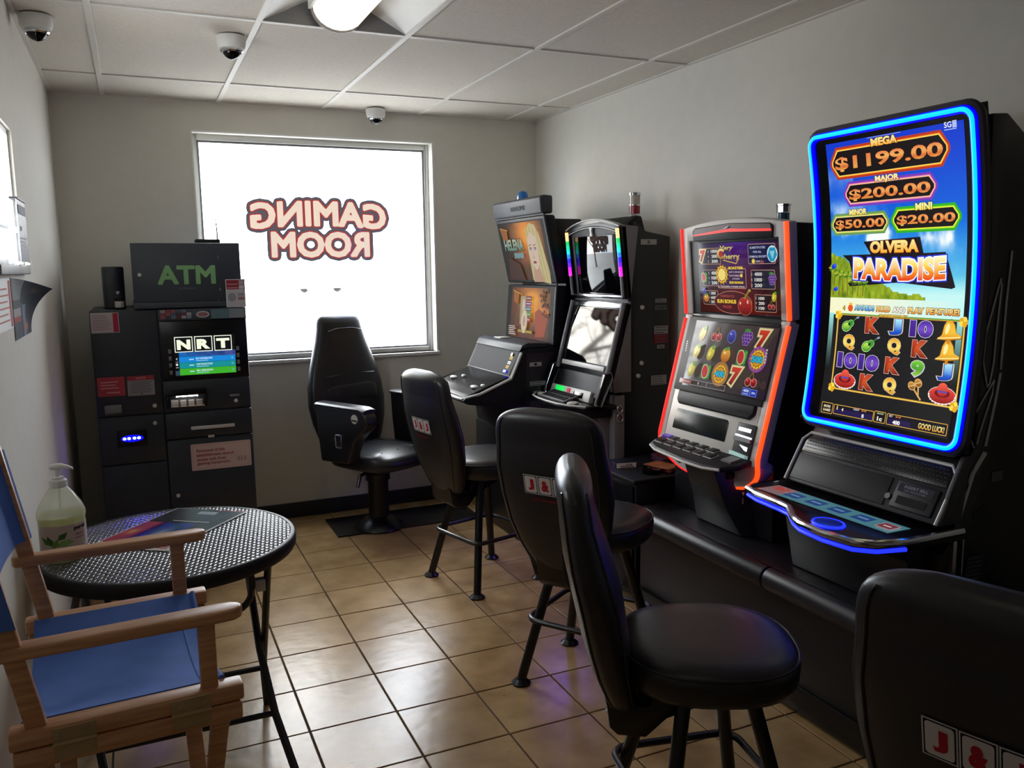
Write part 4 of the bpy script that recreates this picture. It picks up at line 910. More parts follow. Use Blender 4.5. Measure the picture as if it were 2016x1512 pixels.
tx3('herry', 700, 905, 470, 555, '#e8cc70', bold=.03, grad=['#a87c28', '#f4e49c'], outline=[(.04, '#4a2a10')], shear=.1)
tx3('C', 605, 705, 405, 530, '#e8cc70', bold=.05, grad=['#a87c28', '#f4e49c'], outline=[(.03, '#4a2a10')]); a, b = u3(662, 470); p.ell(a, b, .013, .013, '#b83028'); p.line(u3(690, 545), u3(860, 590), .004, '#d8b454'); p.line(u3(860, 590), u3(900, 520), .004, '#d8b454')
p.build('upper_screen', f3u, m_screen_dim, s3.e, s3.off, base=.004)
p = Print()
p.rect(.100, .625, .255, .545, '#131115')
gy, gx = np.mgrid[0:40, 0:60]; u = gx/59; v = 1-gy/39
im = np.stack([.30-.12*u+.06*v, .28-.15*u+.05*v, .27-.12*u+.05*v], -1)
p.raster(.107, .622, .258, .541, np.clip(im, 0, 1))
for k in range(1, 5): p.line((.115+k*.098, .30), (.115+k*.098, .53), .0012, '#4a4048')
rows = [[lemon, 'cherry', plum, grapes, '7'], [lemon, lemon, peach, melon, '500'], [lemon, melon, '400', '7', cherry]]
for r_, rowv in enumerate(rows):
    for c_, it in enumerate(rowv):
        a = .165+c_*.098; b = .488-r_*.080
        if it == '7': seven(p, a, b, .062, .075)
        elif it in ('500', '400'):
            p.ell(a, b, .052, .052, '#8a4a98' if it == '500' else '#a87848'); sun(p, a, b, .042, it)
        elif it == 'cherry': cherry(p, a, b, .034)
        elif it is cherry: cherry(p, a, b-.004, .034)
        else: it(p, a, b, .036)
p.rect(.110, .19, .263, .283, '#8c4a44'); p.rect(.118, .18, .270, .276, '#c89a90'); p.frame(.19, .30, .262, .284, .0015, '#b8b0ac'); p.frame(.30, .42, .262, .284, .0015, '#b8b0ac'); p.text('0', .245, .273, .008, .012, '#d8d4d0', bold=.03)
p.rect(.525, .570, .262, .292, '#2a44b0'); p.frame(.525, .570, .262, .292, .0015, '#8ca0e8'); p.text('400', .5475, .281, .032, .011, '#d8e0ff', bold=.04); p.rect(.532, .563, .267, .271, '#a8b4e8')
p.rect(.575, .612, .262, .290, '#2038b8'); p.frame(.575, .612, .262, .290, .0015, '#8ca0e8'); p.text('SPIN', .5935, .276, .02, .008, '#d8e0ff', bold=.04)
for k in range(5): p.rect(.612, .622, .395+k*.012, .403+k*.012, '#c0b8b8'); p.rect(.110, .118, .40+k*.010, .406+k*.010, '#b8b0b0')
p.build('lower_screen', f3l, m_screen_dim, s3.e, s3.off, base=.016)
# red light tubes down both edges, curving in under the deck
def tube3(y, s_, mat_, nm):
    up = [tuple(f3u(Y1_-y, b, .008)) for b in (.374, .365, .19, .002)]
    lo_ = [tuple(f3l(Y1_-y, b, .006)) for b in (.552, .40, .2, .03)]
    cur = []
    for k in range(9):
        t = k/8*PI/2; yy_ = y+s_*.20*(1-math.cos(t)); zz = .80-.118*math.sin(t)
        cur.append((2.120+.03*math.sin(t), yy_, zz))
    cur.append((2.152, y+s_*.215, .681))
    s3.part(nm, MB().tube(up, .0095, 8), mat_, label='glowing red light tube')
    s3.part(nm, MB().tube(lo_+cur, .0095, 8), mat_, label='glowing red light tube')
tube3(Y0_+.006, 1, m_ledor, 'light_tube'); tube3(Y1_-.006, -1, m_ledred, 'light_tube')
s3.part('valance', MB().prism([(y, z) for y, z in [(Y0_+.012, .83), (Y0_+.012, .80)]+[(Y0_+.006+.20*(1-math.cos(t)), .803-.118*math.sin(t)) for t in [k/6*PI/2 for k in range(1, 7)]]+[(Y0_+.21, .684), (Y0_+.21, .83)]], 'x', 2.135, 2.20), m_silver, bevel=.003)
s3.part('valance', MB().prism([(y, z) for y, z in [(Y1_-.012, .83), (Y1_-.012, .80)]+[(Y1_-.006-.20*(1-math.cos(t)), .803-.118*math.sin(t)) for t in [k/6*PI/2 for k in range(1, 7)]]+[(Y1_-.21, .684), (Y1_-.21, .83)]], 'x', 2.135, 2.20), m_silver, bevel=.003)
for y in (Y0_+.17, Y1_-.17): s3.part('knob', MB().disc((2.137, y, .735), (-1, 0, 0), .016, .03).disc((2.107, y, .735), (-1, 0, 0), .011, .006), m_black)
s3.part('corner_plate', MB().box(2.165, 2.19, Y0_+.14, Y0_+.22, .60, .668), m_silver, bevel=.004); s3.part('corner_plate', MB().box(2.165, 2.19, Y1_-.22, Y1_-.19, .60, .668), m_silver, bevel=.004)
dk3 = [(2.19, Y1_-.045), (2.07, Y1_-.05), (2.015, 3.02), (1.99, 2.95), (1.97, 2.72), (1.972, 2.60), (1.995, 2.52), (2.05, Y0_+.03), (2.19, Y0_+.03)]
s3.part('deck', slab(plane_surf((2.0, 0, .803), (0, -1, 0), np.array([.985, 0, .17])), [(-y, (x-2.0)/.985) for x, y in dk3], -.024, .0), m_black, bevel=.01, seg=3)
df = plane_surf((2.0, 0, .803), (0, -1, 0), np.array([.985, 0, .17]))
s3.part('deck_trim', MB().tube([tuple(df(-y, (x-2.0)/.985, -.012)+np.array([-.002, 0, 0])) for x, y in dk3[1:-2]], .006, 8), m_silver)
for j in range(2):
    for i in range(6 - j*0):
        if j == 1 and i > 4: continue
        yy_ = 2.99-.035*0-i*.068-j*.022; bb = .055+j*.050
        s3.part('button', slab(df, [(-yy_-.024, bb-.018), (-yy_+.024, bb-.018), (-yy_+.024, bb+.018), (-yy_-.024, bb+.018)], -.001, .006), m_black, bevel=.003)
        s3.part('button_rim', slab(df, [(-yy_-.027, bb-.021), (-yy_+.027, bb-.021), (-yy_+.027, bb+.021), (-yy_-.027, bb+.021)], -.001, .003), m_silver)
s3.part('button', slab(df, [(-3.045, .095), (-2.995, .095), (-2.995, .13), (-3.045, .13)], -.001, .007), M('purple_key', '#4a2a8a', .35, emit='#5030c0', strength=.35), label='purple lit button')
s3.part('button', slab(df, [(-2.575, .045), (-2.515, .045), (-2.515, .10), (-2.575, .10)], -.001, .007), m_grey, label='larger grey button')
s3.part('belly', MB().loft([[(2.05, 2.84, .79), (2.05, 2.64, .79), (2.2, 2.60, .79), (2.2, 2.88, .79)], [(2.10, 2.83, .62), (2.10, 2.62, .62), (2.2, 2.57, .62), (2.2, 2.88, .62)], [(2.14, 2.85, .494), (2.14, 2.56, .494), (2.22, 2.52, .494), (2.22, 2.92, .494)]]), m_side, bevel=.006)
lampc = (2.36, 2.62, 1.72)
s3.part('signal_lamp', MB().lathe([(.030, 0), (.030, .012), (.026, .014)], lampc, 20), m_chrome)
s3.part('lamp_lens', MB().lathe([(.0245, .012), (.0245, .05)], lampc, 20), M('blue_lens', '#33506c', .25), label='blue lens')
s3.part('lamp_lens', MB().lathe([(.0265, .052), (.0265, .076), (.029, .078), (.029, .084), (.001, .086)], lampc, 8), m_chrome, label='chrome faceted cap')
stickers('label_sticker', s3, Y0_+.005, [(2.38, 2.42, 1.655, 1.68, '#6a6a70', 'lines'), (2.36, 2.42, 1.47, 1.495, '#4a4a52', 'lines'), (2.38, 2.43, 1.30, 1.35, '#2c2c34', 'lines')])
locks(s3, Y0_+.005, [(2.34, 1.02), (2.33, .985)], .008)

# ---------------- machine 4 (tall curved screen with blue light frame)
Y0_, Y1_ = 1.65, 2.29
s4 = Thing('slot_machine', 'tallest slot machine with curved portrait screen inside a glowing blue frame', 'slot machine', (2.25, 1.97, .49), group='slot machines along the right wall')
cx4 = lambda z: 2.22-.2*(z-1.47)**2
def f4(a, b, d):
    z = b; x = cx4(z); s_ = .4*(z-1.47)
    n = np.array([-1, 0, -s_]); n /= np.linalg.norm(n)
    return np.array([x, 2.3-a, z])+n*d
ZB, ZT = 1.008, 2.008
zz4 = [ZB+(ZT-ZB)*k/24 for k in range(25)]
# monitor shell: curved slab
def curved(a0, a1, z0, z1, d0, d1, n=24):
    b = MB(); rings = []
    for k in range(n+1):
        z = z0+(z1-z0)*k/n; rings.append([tuple(f4(a, z, d)) for a, d in ((a0, d1), (a1, d1), (a1, d0), (a0, d0))])
    return b.loft(rings)
s4.part('monitor_shell', curved(.012, .648, ZB+.004, ZT-.004, -.045, -.004), m_black, smooth=.9)
# rounded rectangle path on the curved face
def rpath(a0, a1, z0, z1, r, d, n=6):
    pts = []
    for cxx, czz, t0 in ((a1-r, z1-r, 0), (a0+r, z1-r, PI/2), (a0+r, z0+r, PI), (a1-r, z0+r, 1.5*PI)):
        for k in range(n+1):
            t = t0+PI/2*k/n; pts.append((cxx+r*math.cos(t), czz+r*math.sin(t)))
    out = []
    for i, p_ in enumerate(pts):
        q_ = pts[(i+1) % len(pts)]; out.append(p_)
        m_ = int(abs(q_[1]-p_[1])/.05)+int(abs(q_[0]-p_[0])/.1)
        for k in range(1, m_+1): out.append((p_[0]+(q_[0]-p_[0])*k/(m_+1), p_[1]+(q_[1]-p_[1])*k/(m_+1)))
    return [tuple(f4(a, b, d)) for a, b in out]
A0, A1 = .012, .650
s4.part('light_frame', MB().tube(rpath(A0+.012, A1-.012, ZB+.012, ZT-.012, .035, .003), .0125, 10, closed=True), m_leddk, label='deep blue glowing edge of frame')
s4.part('light_core', MB().tube(rpath(A0+.011, A1-.011, ZB+.011, ZT-.011, .035, .010), .0075, 10, closed=True), m_ledcy, label='bright cyan glowing light tube')
s4.part('frame_rim', MB().tube(rpath(A0, A1, ZB, ZT, .04, -.012), .014, 8, closed=True), M('frame_rim_dark', '#34303c', .35))
p = Print()
m_bez = M('glass_bezel', '#08080c', .06)
bz = curved(.030, .632, ZB+.026, ZT-.026, -.006, .0, 24); s4.part('bezel', bz, m_bez, smooth=.9, label='black glass bezel')
# picture: blue sky, clouds, beach, then dark reels
SA0, SA1, SB0, SB1 = .085, .605, 1.045, 1.968
Hh, Ww = 190, 108
gy, gx = np.mgrid[0:Hh, 0:Ww]; u = gx/(Ww-1); v = 1-gy/(Hh-1); zb = SB0+v*(SB1-SB0)
cl = vnoise(Ww, Hh, 5, 41, 5); cl2 = vnoise(Ww, Hh, 3, 8, 4)
t = np.clip((zb-1.48)/(1.97-1.48), 0, 1)[..., None]
sky = np.array([.45, .86, .93])*(1-np.clip(t*2.2, 0, 1))+np.array([.04, .42, .88])*np.clip(t*2.2, 0, 1)
sky = sky*(1-np.clip(t*1.6-.6, 0, 1))+np.array([.06, .22, .80])*np.clip(t*1.6-.6, 0, 1)
bands = np.exp(-((zb-1.66)/.045)**2)*.9+np.exp(-((zb-1.745)/.03)**2)*.55*(np.abs(u-.5)*2)+np.exp(-((zb-1.52)/.03)**2)*.45*(u > .75)+np.exp(-((zb-1.87)/.05)**2)*.25*(u < .2)
cm = np.clip((cl-.46)*6, 0, 1)*np.clip(bands*1.5, 0, 1)+np.clip((cl-.40)*4, 0, 1)*np.exp(-((zb-1.655)/.03)**2)*np.exp(-((u-.5)/.4)**2)
cm = np.clip(cm, 0, 1)[..., None]; sky = sky*(1-cm)+np.array([.98, 1, 1])*cm
low = np.clip((1.53-zb)/.06, 0, 1)[..., None]; sky = sky*(1-low*.8)+np.array([.86, 1, .97])*low*.8
im = sky
# palm shore
hill = 1.462+.095*np.exp(-(u/.30)**2)+.048*np.clip(1-u/.78, 0, 1)+.012*(vnoise(Ww, Hh, 26, 5, 2)-.5)*2
shore = (zb < hill) & (zb > 1.452) & (u < .74)
gn = vnoise(Ww, Hh, 40, 9, 3); g = np.stack([.28+.5*gn, .42+.42*gn, .06+.15*gn], -1)
im = np.where(shore[..., None], g, im)
sand = (zb < 1.455) & (zb > 1.40); sn = vnoise(Ww, Hh, 10, 6, 3)
sd = np.stack([.99-.22*np.clip(u*1.3-.45, 0, 1)-.06*sn, .97+.0*u, .80+.16*u], -1); im = np.where(sand[..., None], sd, im)
dark = zb < 1.395; edge = ((u < .035) | (u > .965)) & (zb < 1.40)
im = np.where(dark[..., None], np.array([.105, .105, .115]), im)
im = np.where((edge & (zb > 1.2))[..., None], np.stack([.55*np.clip((zb-1.2)/.2, 0, 1), .85*np.clip((zb-1.2)/.2, 0, 1), .82*np.clip((zb-1.2)/.2, 0, 1)], -1)+.08, im)
p.raster(SA0, SA1, SB0, SB1, np.clip(im, 0, 1))
ya = lambda Y: 2.3-Y
for k in range(7):   # palm trunks and fronds
    a = SA0+.012+.022*k+random.uniform(-.004, .004); top = 1.555-.010*k+random.uniform(-.015, .012)
    p.line((a, 1.46), (a+random.uniform(-.006, .008), top), .0032, '#7a5a20')
    for q_ in range(7): t_ = -.6+q_*.72; p.line((a, top), (a+.022*math.cos(t_), top+.014*math.sin(t_)), .006, ('#3f7a1c', '#7fa82c', '#b8b83c')[q_ % 3])
for a, b, s_ in ((SA0+.014, 1.560, .012), (SA0+.024, 1.482, .010)): p.ell(a, b, s_, s_*.7, '#1238d8', rot=.5); p.ell(a+.004, b+.004, s_*.5, s_*.3, '#4a70ff', rot=.5)
def jack(Ya, Yb, z0, z1, c, name, ny, nz0, nz1, nwd, val, vy0, vy1, vz0, vz1, glow):
    a0, a1 = ya(Ya), ya(Yb); ch = (z1-z0)*.28; p.lay = 4
    p.cham(a0-.007, a1+.007, z0-.007, z1+.007, ch+.003, glow); p.cham(a0, a1, z0, z1, ch, c[0]); p.cham(a0+.0025, a1-.0025, z0+.0025, z1-.0025, ch-.001, c[1]); p.cham(a0+.006, a1-.006, z0+.006, z1-.006, ch-.002, '#150f12')
    p.lay = 34; A = ya(ny); p.text(name, A, (nz0+nz1)/2, nwd, nz1-nz0, '#ffe070', bold=.05, grad=c[2], outline=[(.06, '#4a1c08')])
    p.text(val, ya((vy0+vy1)/2), (vz0+vz1)/2, vy0-vy1, vz1-vz0, '#e08a3c', bold=.03, grad=['#f0c060', '#d86a30', '#f4b060', '#e07a44'], outline=[(.022, '#4a1408')])
jack(2.195, 1.750, 1.855, 1.945, ('#ff7a10', '#ffd860', ['#ffb030', '#fff0a0']), 'MEGA', 1.975, 1.937, 1.962, .102, '$1199.00', 2.180, 1.767, 1.873, 1.920, '#b8381c')
jack(2.146, 1.797, 1.763, 1.831, ('#e87ab0', '#ffc0a0', ['#ffd060', '#fff4c0']), 'MAJOR', 1.973, 1.823, 1.846, .093, '$200.00', 2.129, 1.815, 1.774, 1.812, '#7a3ab8')
jack(2.209, 1.976, 1.671, 1.729, ('#a8c83c', '#f4e890', ['#ffe060', '#fff8b0']), 'MINOR', 2.095, 1.728, 1.748, .074, '$50.00', 2.193, 1.989, 1.682, 1.715, '#6a9a5c')
jack(1.957, 1.719, 1.669, 1.736, ('#8cd81c', '#e8f440', ['#ffe060', '#f8ffb0']), 'MINI', 1.841, 1.728, 1.750, .060, '$20.00', 1.940, 1.733, 1.684, 1.716, '#2cb02c')
p.lay = 6; p.text('SG', ya(1.747), 1.962, .024, .016, '#ffffff', bold=.01); p.rect(ya(1.732), ya(1.718), 1.952, 1.971, '#d8e4ff')
for k in range(4): p.rect(ya(1.732), ya(1.718), 1.9545+k*.0042, 1.956+k*.0042, '#3a5ad0')
p.rect(ya(1.759), ya(1.719), 1.9475, 1.9495, '#c8d4f4')
p.rect(ya(2.04), ya(1.91), 1.9645, 1.9665, '#8aa0e8')
# title plate
p.lay = 4
p.poly([(ya(2.075), 1.640), (ya(1.855), 1.648), (ya(1.842), 1.598), (ya(1.765), 1.600), (ya(1.728), 1.495), (ya(1.74), 1.490), (ya(1.93), 1.507), (ya(2.13), 1.492), (ya(2.14), 1.503), (ya(2.115), 1.515), (ya(2.135), 1.575), (ya(2.165), 1.597), (ya(2.045), 1.598)], '#16101c')
p.lay = 90; p.text('OLVERA', ya(1.952), 1.621, .188, .040, '#ffd040', bold=.06, grad=['#f8a818', '#fff09a'], outline=[(.05, '#5c1408')])
p.text('PARADISE', ya(1.938), 1.553, .352, .070, '#ffb020', bold=.05, grad=['#e82c1c', '#f88a1c', '#ffe060', '#fffbd0'], outline=[(.085, '#2a3ad0'), (.04, '#ffffff')], arch=-.006)
# hold and play line
p.lay = 8
def wd_(s_, Ya, Yb, z0, z1, c, g=None): p.text(s_, ya((Ya+Yb)/2), (z0+z1)/2, Ya-Yb, z1-z0, c, bold=.05, grad=g, outline=[(.06, '#3c1c08')])
wd_('4', 2.156, 2.146, 1.411, 1.426, '#e0a030'); p.ell(ya(2.123), 1.419, .011, .012, '#e85a1c'); p.ell(ya(2.123), 1.433, .008, .004, '#f8c050')
wd_('AWARDS', 2.105, 2.022, 1.412, 1.430, '#50b8f0', ['#2a80d0', '#b0ecff']); wd_('HOLD', 2.014, 1.958, 1.411, 1.430, '#f8b030', ['#e88a18', '#ffe890']); wd_('AND', 1.949, 1.900, 1.411, 1.429, '#f4f0e0'); wd_('PLAY', 1.890, 1.832, 1.411, 1.430, '#f8b030', ['#e88a18', '#ffe890']); wd_('FEATURE!', 1.822, 1.708, 1.411, 1.431, '#f8b030', ['#e88a18', '#ffe890'])
# reels frame
p.lay = 8
fa0, fa1, fb0, fb1 = ya(2.178), ya(1.686), 1.137, 1.400
p.frame(fa0, fa1, fb0, fb1, .0065, '#c89428'); p.frame(fa0+.002, fa1-.002, fb0+.002, fb1-.002, .002, '#f8e080'); p.rect(fa0+.01, fa1-.01, fb1-.0035, fb1, '#4a9a3c')
for a in (fa0+.006, fa1-.006):
    for b in (fb0+.006, fb1-.006):
        for k in range(5): p.ell(a+.009*math.cos(k*1.26), b+.009*math.sin(k*1.26), .0075, .0075, ('#e8b020', '#ffe050')[k % 2])
p.text('30 LINES IN PLAY', ya(1.945), 1.400, .11, .008, '#f0c040', bold=.05, outline=[(.08, '#2a1a08')])
cA = {0: 2.119, 1: 2.027, 2: 1.932, 3: 1.836, 4: 1.738}; rB = [1.365, 1.303, 1.241, 1.176]
def guitar(a, b, s_):
    r_ = .45
    for sc_, c_ in ((1.12, '#c8e8a0'), (1, '#3f9a2c')):
        p.ell(a-.35*s_, b-.28*s_, .62*s_*sc_, .52*s_*sc_, c_, rot=r_); p.ell(a+.18*s_, b+.05*s_, .42*s_*sc_, .36*s_*sc_, c_, rot=r_)
    p.ell(a-.40*s_, b-.30*s_, .5*s_, .4*s_, '#78c830', rot=r_, grad=['#3f9a20', '#c8f060']); p.ell(a+.0*s_, b-.03*s_, .17*s_, .17*s_, '#12301c'); p.line((a+.2*s_, b+.1*s_), (a+1.05*s_, b+.75*s_), .13*s_, '#2f8a3c'); p.line((a+.95*s_, b+.68*s_), (a+1.3*s_, b+.80*s_), .2*s_, '#9a98c8')
def bell(a, b, s_):
    P_l = [(-.95, -.62), (-.55, -.30), (-.42, .35), (-.2, .75), (.15, .80), (.42, .42), (.55, -.1), (1.0, -.30), (.95, -.48), (.0, -.66)]
    p.poly([(a+x*s_*1.08, b+y*s_*1.08) for x, y in P_l], '#8a5a10'); p.poly([(a+x*s_, b+y*s_) for x, y in P_l], '#f0a818', grad=['#e08a10', '#ffd040', '#e8a020']); p.ell(a-.15*s_, b+.15*s_, .16*s_, .4*s_, '#fff0a0', rot=-.2); p.line((a-.9*s_, b-.58*s_), (a+.95*s_, b-.40*s_), .1*s_, '#ffe88a'); p.ell(a+.02*s_, b-.78*s_, .12*s_, .16*s_, '#d88a1c')
def hat(a, b, s_):
    p.ell(a, b-.12*s_, 1.06*s_, .60*s_, '#f0d8d0'); p.ell(a, b-.10*s_, 1.0*s_, .54*s_, '#c8242c', grad=['#8c1014', '#f04a3c'])
    for k in range(12): t_ = PI+PI*k/11; p.ell(a+.98*s_*math.cos(t_), b-.14*s_+.56*s_*math.sin(t_), .06*s_, .06*s_, '#fff4f0')
    p.ell(a, b+.02*s_, .58*s_, .28*s_, '#7c1014'); p.ell(a, b+.26*s_, .40*s_, .46*s_, '#e0382c', grad=['#a81c1c', '#f86048']); p.rect(a-.38*s_, a+.38*s_, b+.06*s_, b+.18*s_, '#5a4ab0')
def maracas(a, b, s_):
    for (x0, y0, x1, y1) in ((-.35, .30, .75, -.85), (.30, .62, .45, -.6)):
        p.line((a+x0*s_, b+y0*s_), (a+x1*s_, b+y1*s_), .16*s_, '#d8a860'); p.ell(a+x0*s_, b+y0*s_, .44*s_, .36*s_, '#e0b070', rot=-.7); p.ell(a+x0*s_, b+y0*s_, .36*s_, .28*s_, '#9a5a1c', rot=-.7, grad=['#7a3c10', '#d89a3c']); p.line((a+(x0-.3)*s_, b+(y0-.1)*s_), (a+(x0+.3)*s_, b+(y0+.1)*s_), .06*s_, '#f0d8a0')
def sym(ch, c_, r_):
    p.lay = 12
    a, b = ya(cA[c_]), rB[r_]
    if ch == 'g': guitar(a-.004, b, .031)
    elif ch == 'b': bell(a, b, .042)
    elif ch == 'h': hat(a, b, .046)
    elif ch == 'm': maracas(a, b, .035)
    else:
        g = {'K': ['#7c2010', '#d85a28', '#c8401c'], 'Q': ['#e08a18', '#fff070', '#e89a20'], 'J': ['#1838b0', '#2a7ae8', '#b0f0ff'], '10': ['#3a1c80', '#7a4ad0', '#4a2a9a'], '9': ['#a0d838', '#3f9a30', '#7cd040']}[ch]
        wd = {'K': .052, 'Q': .048, 'J': .046, '10': .080, '9': .046}[ch]
        p.text(ch, a, b, wd, .050, g[1], bold=.05, grad=g, outline=[(.045, '#e8b0a0' if ch == 'K' else '#d8d0e8' if ch in ('10', '9') else '#f0e0c0'), (.02, g[0])])
for c_, colv in enumerate((('g', 'Q', '10', 'h'), ('K', 'g', '10', 'K'), ('J', 'Q', 'K', 'Q'), ('10', 'K', '9', 'm'), ('b', 'b', 'J', 'h'))):
    for r_, ch in enumerate(colv): sym(ch, c_, r_)
# meter bar
def mbox(Ya, Yb, z0, z1): p.lay = 6; p.rrect(ya(Ya), ya(Yb), z0, z1, .004, '#d8a848'); p.rrect(ya(Ya)+.0022, ya(Yb)-.0022, z0+.0022, z1-.0022, .003, '#16121c')
mbox(2.205, 2.153, 1.050, 1.088); mbox(2.149, 1.977, 1.053, 1.087); mbox(1.975, 1.928, 1.053, 1.090); mbox(1.924, 1.702, 1.053, 1.089)
p.lay = 20; p.text('MORE', ya(2.179), 1.075, .030, .009, '#e8d8b0', bold=.03); p.text('GAMES', ya(2.179), 1.062, .034, .009, '#e8d8b0', bold=.03)
p.rect(ya(2.143), ya(1.98), 1.056, 1.074, '#241a4c'); p.text('i', ya(2.133), 1.076, .005, .014, '#f0d890', bold=.03); p.poly([(ya(2.112), 1.074), (ya(2.106), 1.079), (ya(2.106), 1.066), (ya(2.112), 1.071)], '#f0e8d0'); p.text('CREDIT', ya(2.05), 1.081, .026, .006, '#d8d0e8', bold=.02); p.text('$0.00', ya(2.018), 1.081, .02, .006, '#e08a50', bold=.02); p.text('0', ya(2.02), 1.064, .009, .013, '#ffffff', bold=.04)
p.text('DENOM', ya(1.951), 1.083, .026, .005, '#b8d8a0', bold=.02); p.text('1c', ya(1.951), 1.066, .020, .014, '#f8f4e0', bold=.04)
p.rect(ya(1.918), ya(1.83), 1.056, 1.074, '#241a4c'); p.text('BET', ya(1.908), 1.082, .014, .006, '#d8d0e8', bold=.02); p.text('$4.00', ya(1.88), 1.082, .02, .006, '#e08a50', bold=.02); p.text('400', ya(1.885), 1.064, .028, .013, '#ffffff', bold=.04)
p.text('GOOD LUCK!', ya(1.757), 1.069, .092, .018, '#ffd850', bold=.03, grad=['#e8a020', '#fff4a0'])
p.build('screen', f4, m_screen, s4.e, s4.off, step=.00002, base=.0012, cut=(1, .012))
# console below the screen
pf = plane_surf((2.105, Y1_-.003, .80), (0, -1, 0), np.array([.095, 0, .165])/.1904); Wd4 = Y1_-Y0_-.006
con = s4.part('console_panel', slab(pf, [(.0, 0), (Wd4, 0), (Wd4, .16), (Wd4-.03, .192), (.03, .192), (0, .16)], -.06, 0), m_black, bevel=.006)
s4.part('console_trim', MB().tube([tuple(pf(a, b, .002)) for a, b in ((.004, .0), (.004, .16), (.03, .190), (Wd4-.03, .190), (Wd4-.004, .16), (Wd4-.004, 0))], .006, 8), m_silver)
gr = s4.part('speaker_grille', slab(pf, [(.02, .118), (Wd4-.02, .118), (Wd4-.02, .158), (Wd4-.04, .184), (.04, .184), (.02, .158)], -.001, .003), m_blackg, bevel=.002)
hb = MB()
for i in range(44):
    for j in range(5):
        c_ = pf(.03+i*.0132+(j % 2)*.0066, .122+j*.0125, .004)
        if c_[1] < Y0_+.03: continue
        hb.lathe([(.0001, .0), (.0036, .0008), (.0036, .0012)], tuple(c_), 6)
s4.part('grille_mesh', hb, m_grey, gr, kind='stuff')
s4.part('lower_panel', slab(pf, [(.02, .012), (.43, .012), (.43, .108), (.02, .108)], -.001, .004), m_black, bevel=.003)
tk = s4.part('bill_acceptor', slab(pf, [(.455, .016), (.605, .016), (.605, .105), (.455, .105)], -.001, .008), m_black, bevel=.004)
p = Print(); p.rrect(.465, .59, .070, .098, .004, '#2a2a32'); p.text('INSERT BILL', .5275, .088, .085, .010, '#8a8a94', bold=.02); p.text('OR VOUCHER', .5275, .076, .08, .007, '#74747e', bold=.02); p.rect(.475, .58, .03, .056, '#050507')
p.build('acceptor_sign', pf, m_print, tk, s4.off, base=.0085)
s4.part('lock', MB().tube([tuple(pf(.44, .045, .002)), tuple(pf(.44, .045, .010))], .010, 14), m_grey)
DZ = .785
dk4 = [(2.19, 2.31), (1.99, 2.305), (1.945, 2.29), (1.925, 2.22), (1.915, 2.10), (1.905, 2.04), (1.845, 1.955), (1.82, 1.90), (1.81, 1.80), (1.825, 1.70), (1.87, 1.655), (1.96, 1.632), (2.19, 1.632)]
s4.part('deck', MB().prism(dk4, 'z', DZ-.035, DZ), m_blackg, bevel=.004)
s4.part('deck_rim', MB().tube([(x-.004, y, DZ-.004) for x, y in dk4], .012, 10), m_chrome, label='polished chrome rim')
s4.part('deck_light', MB().tube([(x-.003, y, DZ-.026) for x, y in dk4[:-1]], .0065, 8), m_ledblue, label='blue light strip under the rim')
dsf = plane_surf((1.97, 2.26, DZ), (0, -1, 0), (1, 0, 0))
tp = Print()
tp.poly([(.0, -.01), (.56, -.01+.0), (.56, .085), (.0, .085)], '#4a7c88'); tp.rect(0, .10, -.01, .085, '#8a6a6c')
tp.rect(.015, .075, .035, .075, '#b04a44')
for k in range(4): tp.rrect(.10+k*.098, .165+k*.098, .01, .062, .006, '#24457e'); tp.rect(.112+k*.098, .152+k*.098, .032, .042, '#6f92b8')
tp.rrect(.49, .548, .01, .062, .006, '#b8898c'); tp.rrect(.494, .544, .014, .058, .005, '#70343c'); tp.rect(.505, .533, .03, .04, '#d8b0b0')
tsc = s4.part('touch_panel', MB().box(1.955, 2.06, 1.70, 2.265, DZ-.004, DZ+.001), m_glassblk)
tp.build('touch_buttons', dsf, m_screen_dim, tsc, s4.off, base=.0016)
s4.part('spin_button', MB().lathe([(.038, 0), (.036, .007), (.02, .009), (.001, .009)], (1.875, 1.845, DZ), 24, 1, 1.25), M('spin_button_blue', '#102a90', .2, emit='#1428c8', strength=.12), label='oval blue lit play button')
s4.part('button_ring', MB().tube([(1.875+.040*math.cos(t), 1.845+.050*math.sin(t), DZ+.003) for t in [2*PI*k/28 for k in range(28)]], .005, 8, closed=True), m_ledblue, label='glowing blue ring')
side = [(2.245, 1.985), (2.31, 1.99), (2.40, 1.93), (2.53, 1.70), (2.55, .492), (2.17, .492), (2.15, .70), (2.19, .755), (2.215, .96), (2.26, 1.02), (2.27, 1.5)]
s4.part('cabinet', MB().prism(side, 'y', Y0_+.012, Y1_-.012), m_side, bevel=.006)
s4.part('belly', MB().prism([(2.19, .752), (1.98, .752), (2.06, .68), (2.10, .494), (2.19, .494)], 'y', Y0_+.06, Y1_-.06), m_side, bevel=.006)
s4.part('corner_bracket', MB().prism([(2.11, .80), (2.20, .80), (2.225, 1.0), (2.20, 1.0), (2.15, .90)], 'y', Y0_-.004, Y0_+.012), m_dark, bevel=.003)
m_trim = M('pale_trim', '#c4c4ca', .3)
ytr = Y0_+.008
def strip(pts, r): s4.part('trim_strip', MB().tube([(x, ytr, z) for x, z in pts], r, 8), m_trim, label='slim curved grey trim line')
strip([(2.29, 1.20), (2.265, 1.28), (2.27, 1.36), (2.32, 1.52), (2.325, 1.50), (2.315, 1.36), (2.312, 1.27), (2.30, 1.21), (2.29, 1.20)], .0025)
strip([(2.36, 1.60), (2.35, 1.45), (2.345, 1.25)], .003)
strip([(2.25, 1.02), (2.225, 1.06), (2.235, 1.11), (2.32, 1.22), (2.315, 1.18), (2.27, 1.06), (2.262, 1.03)], .0025)
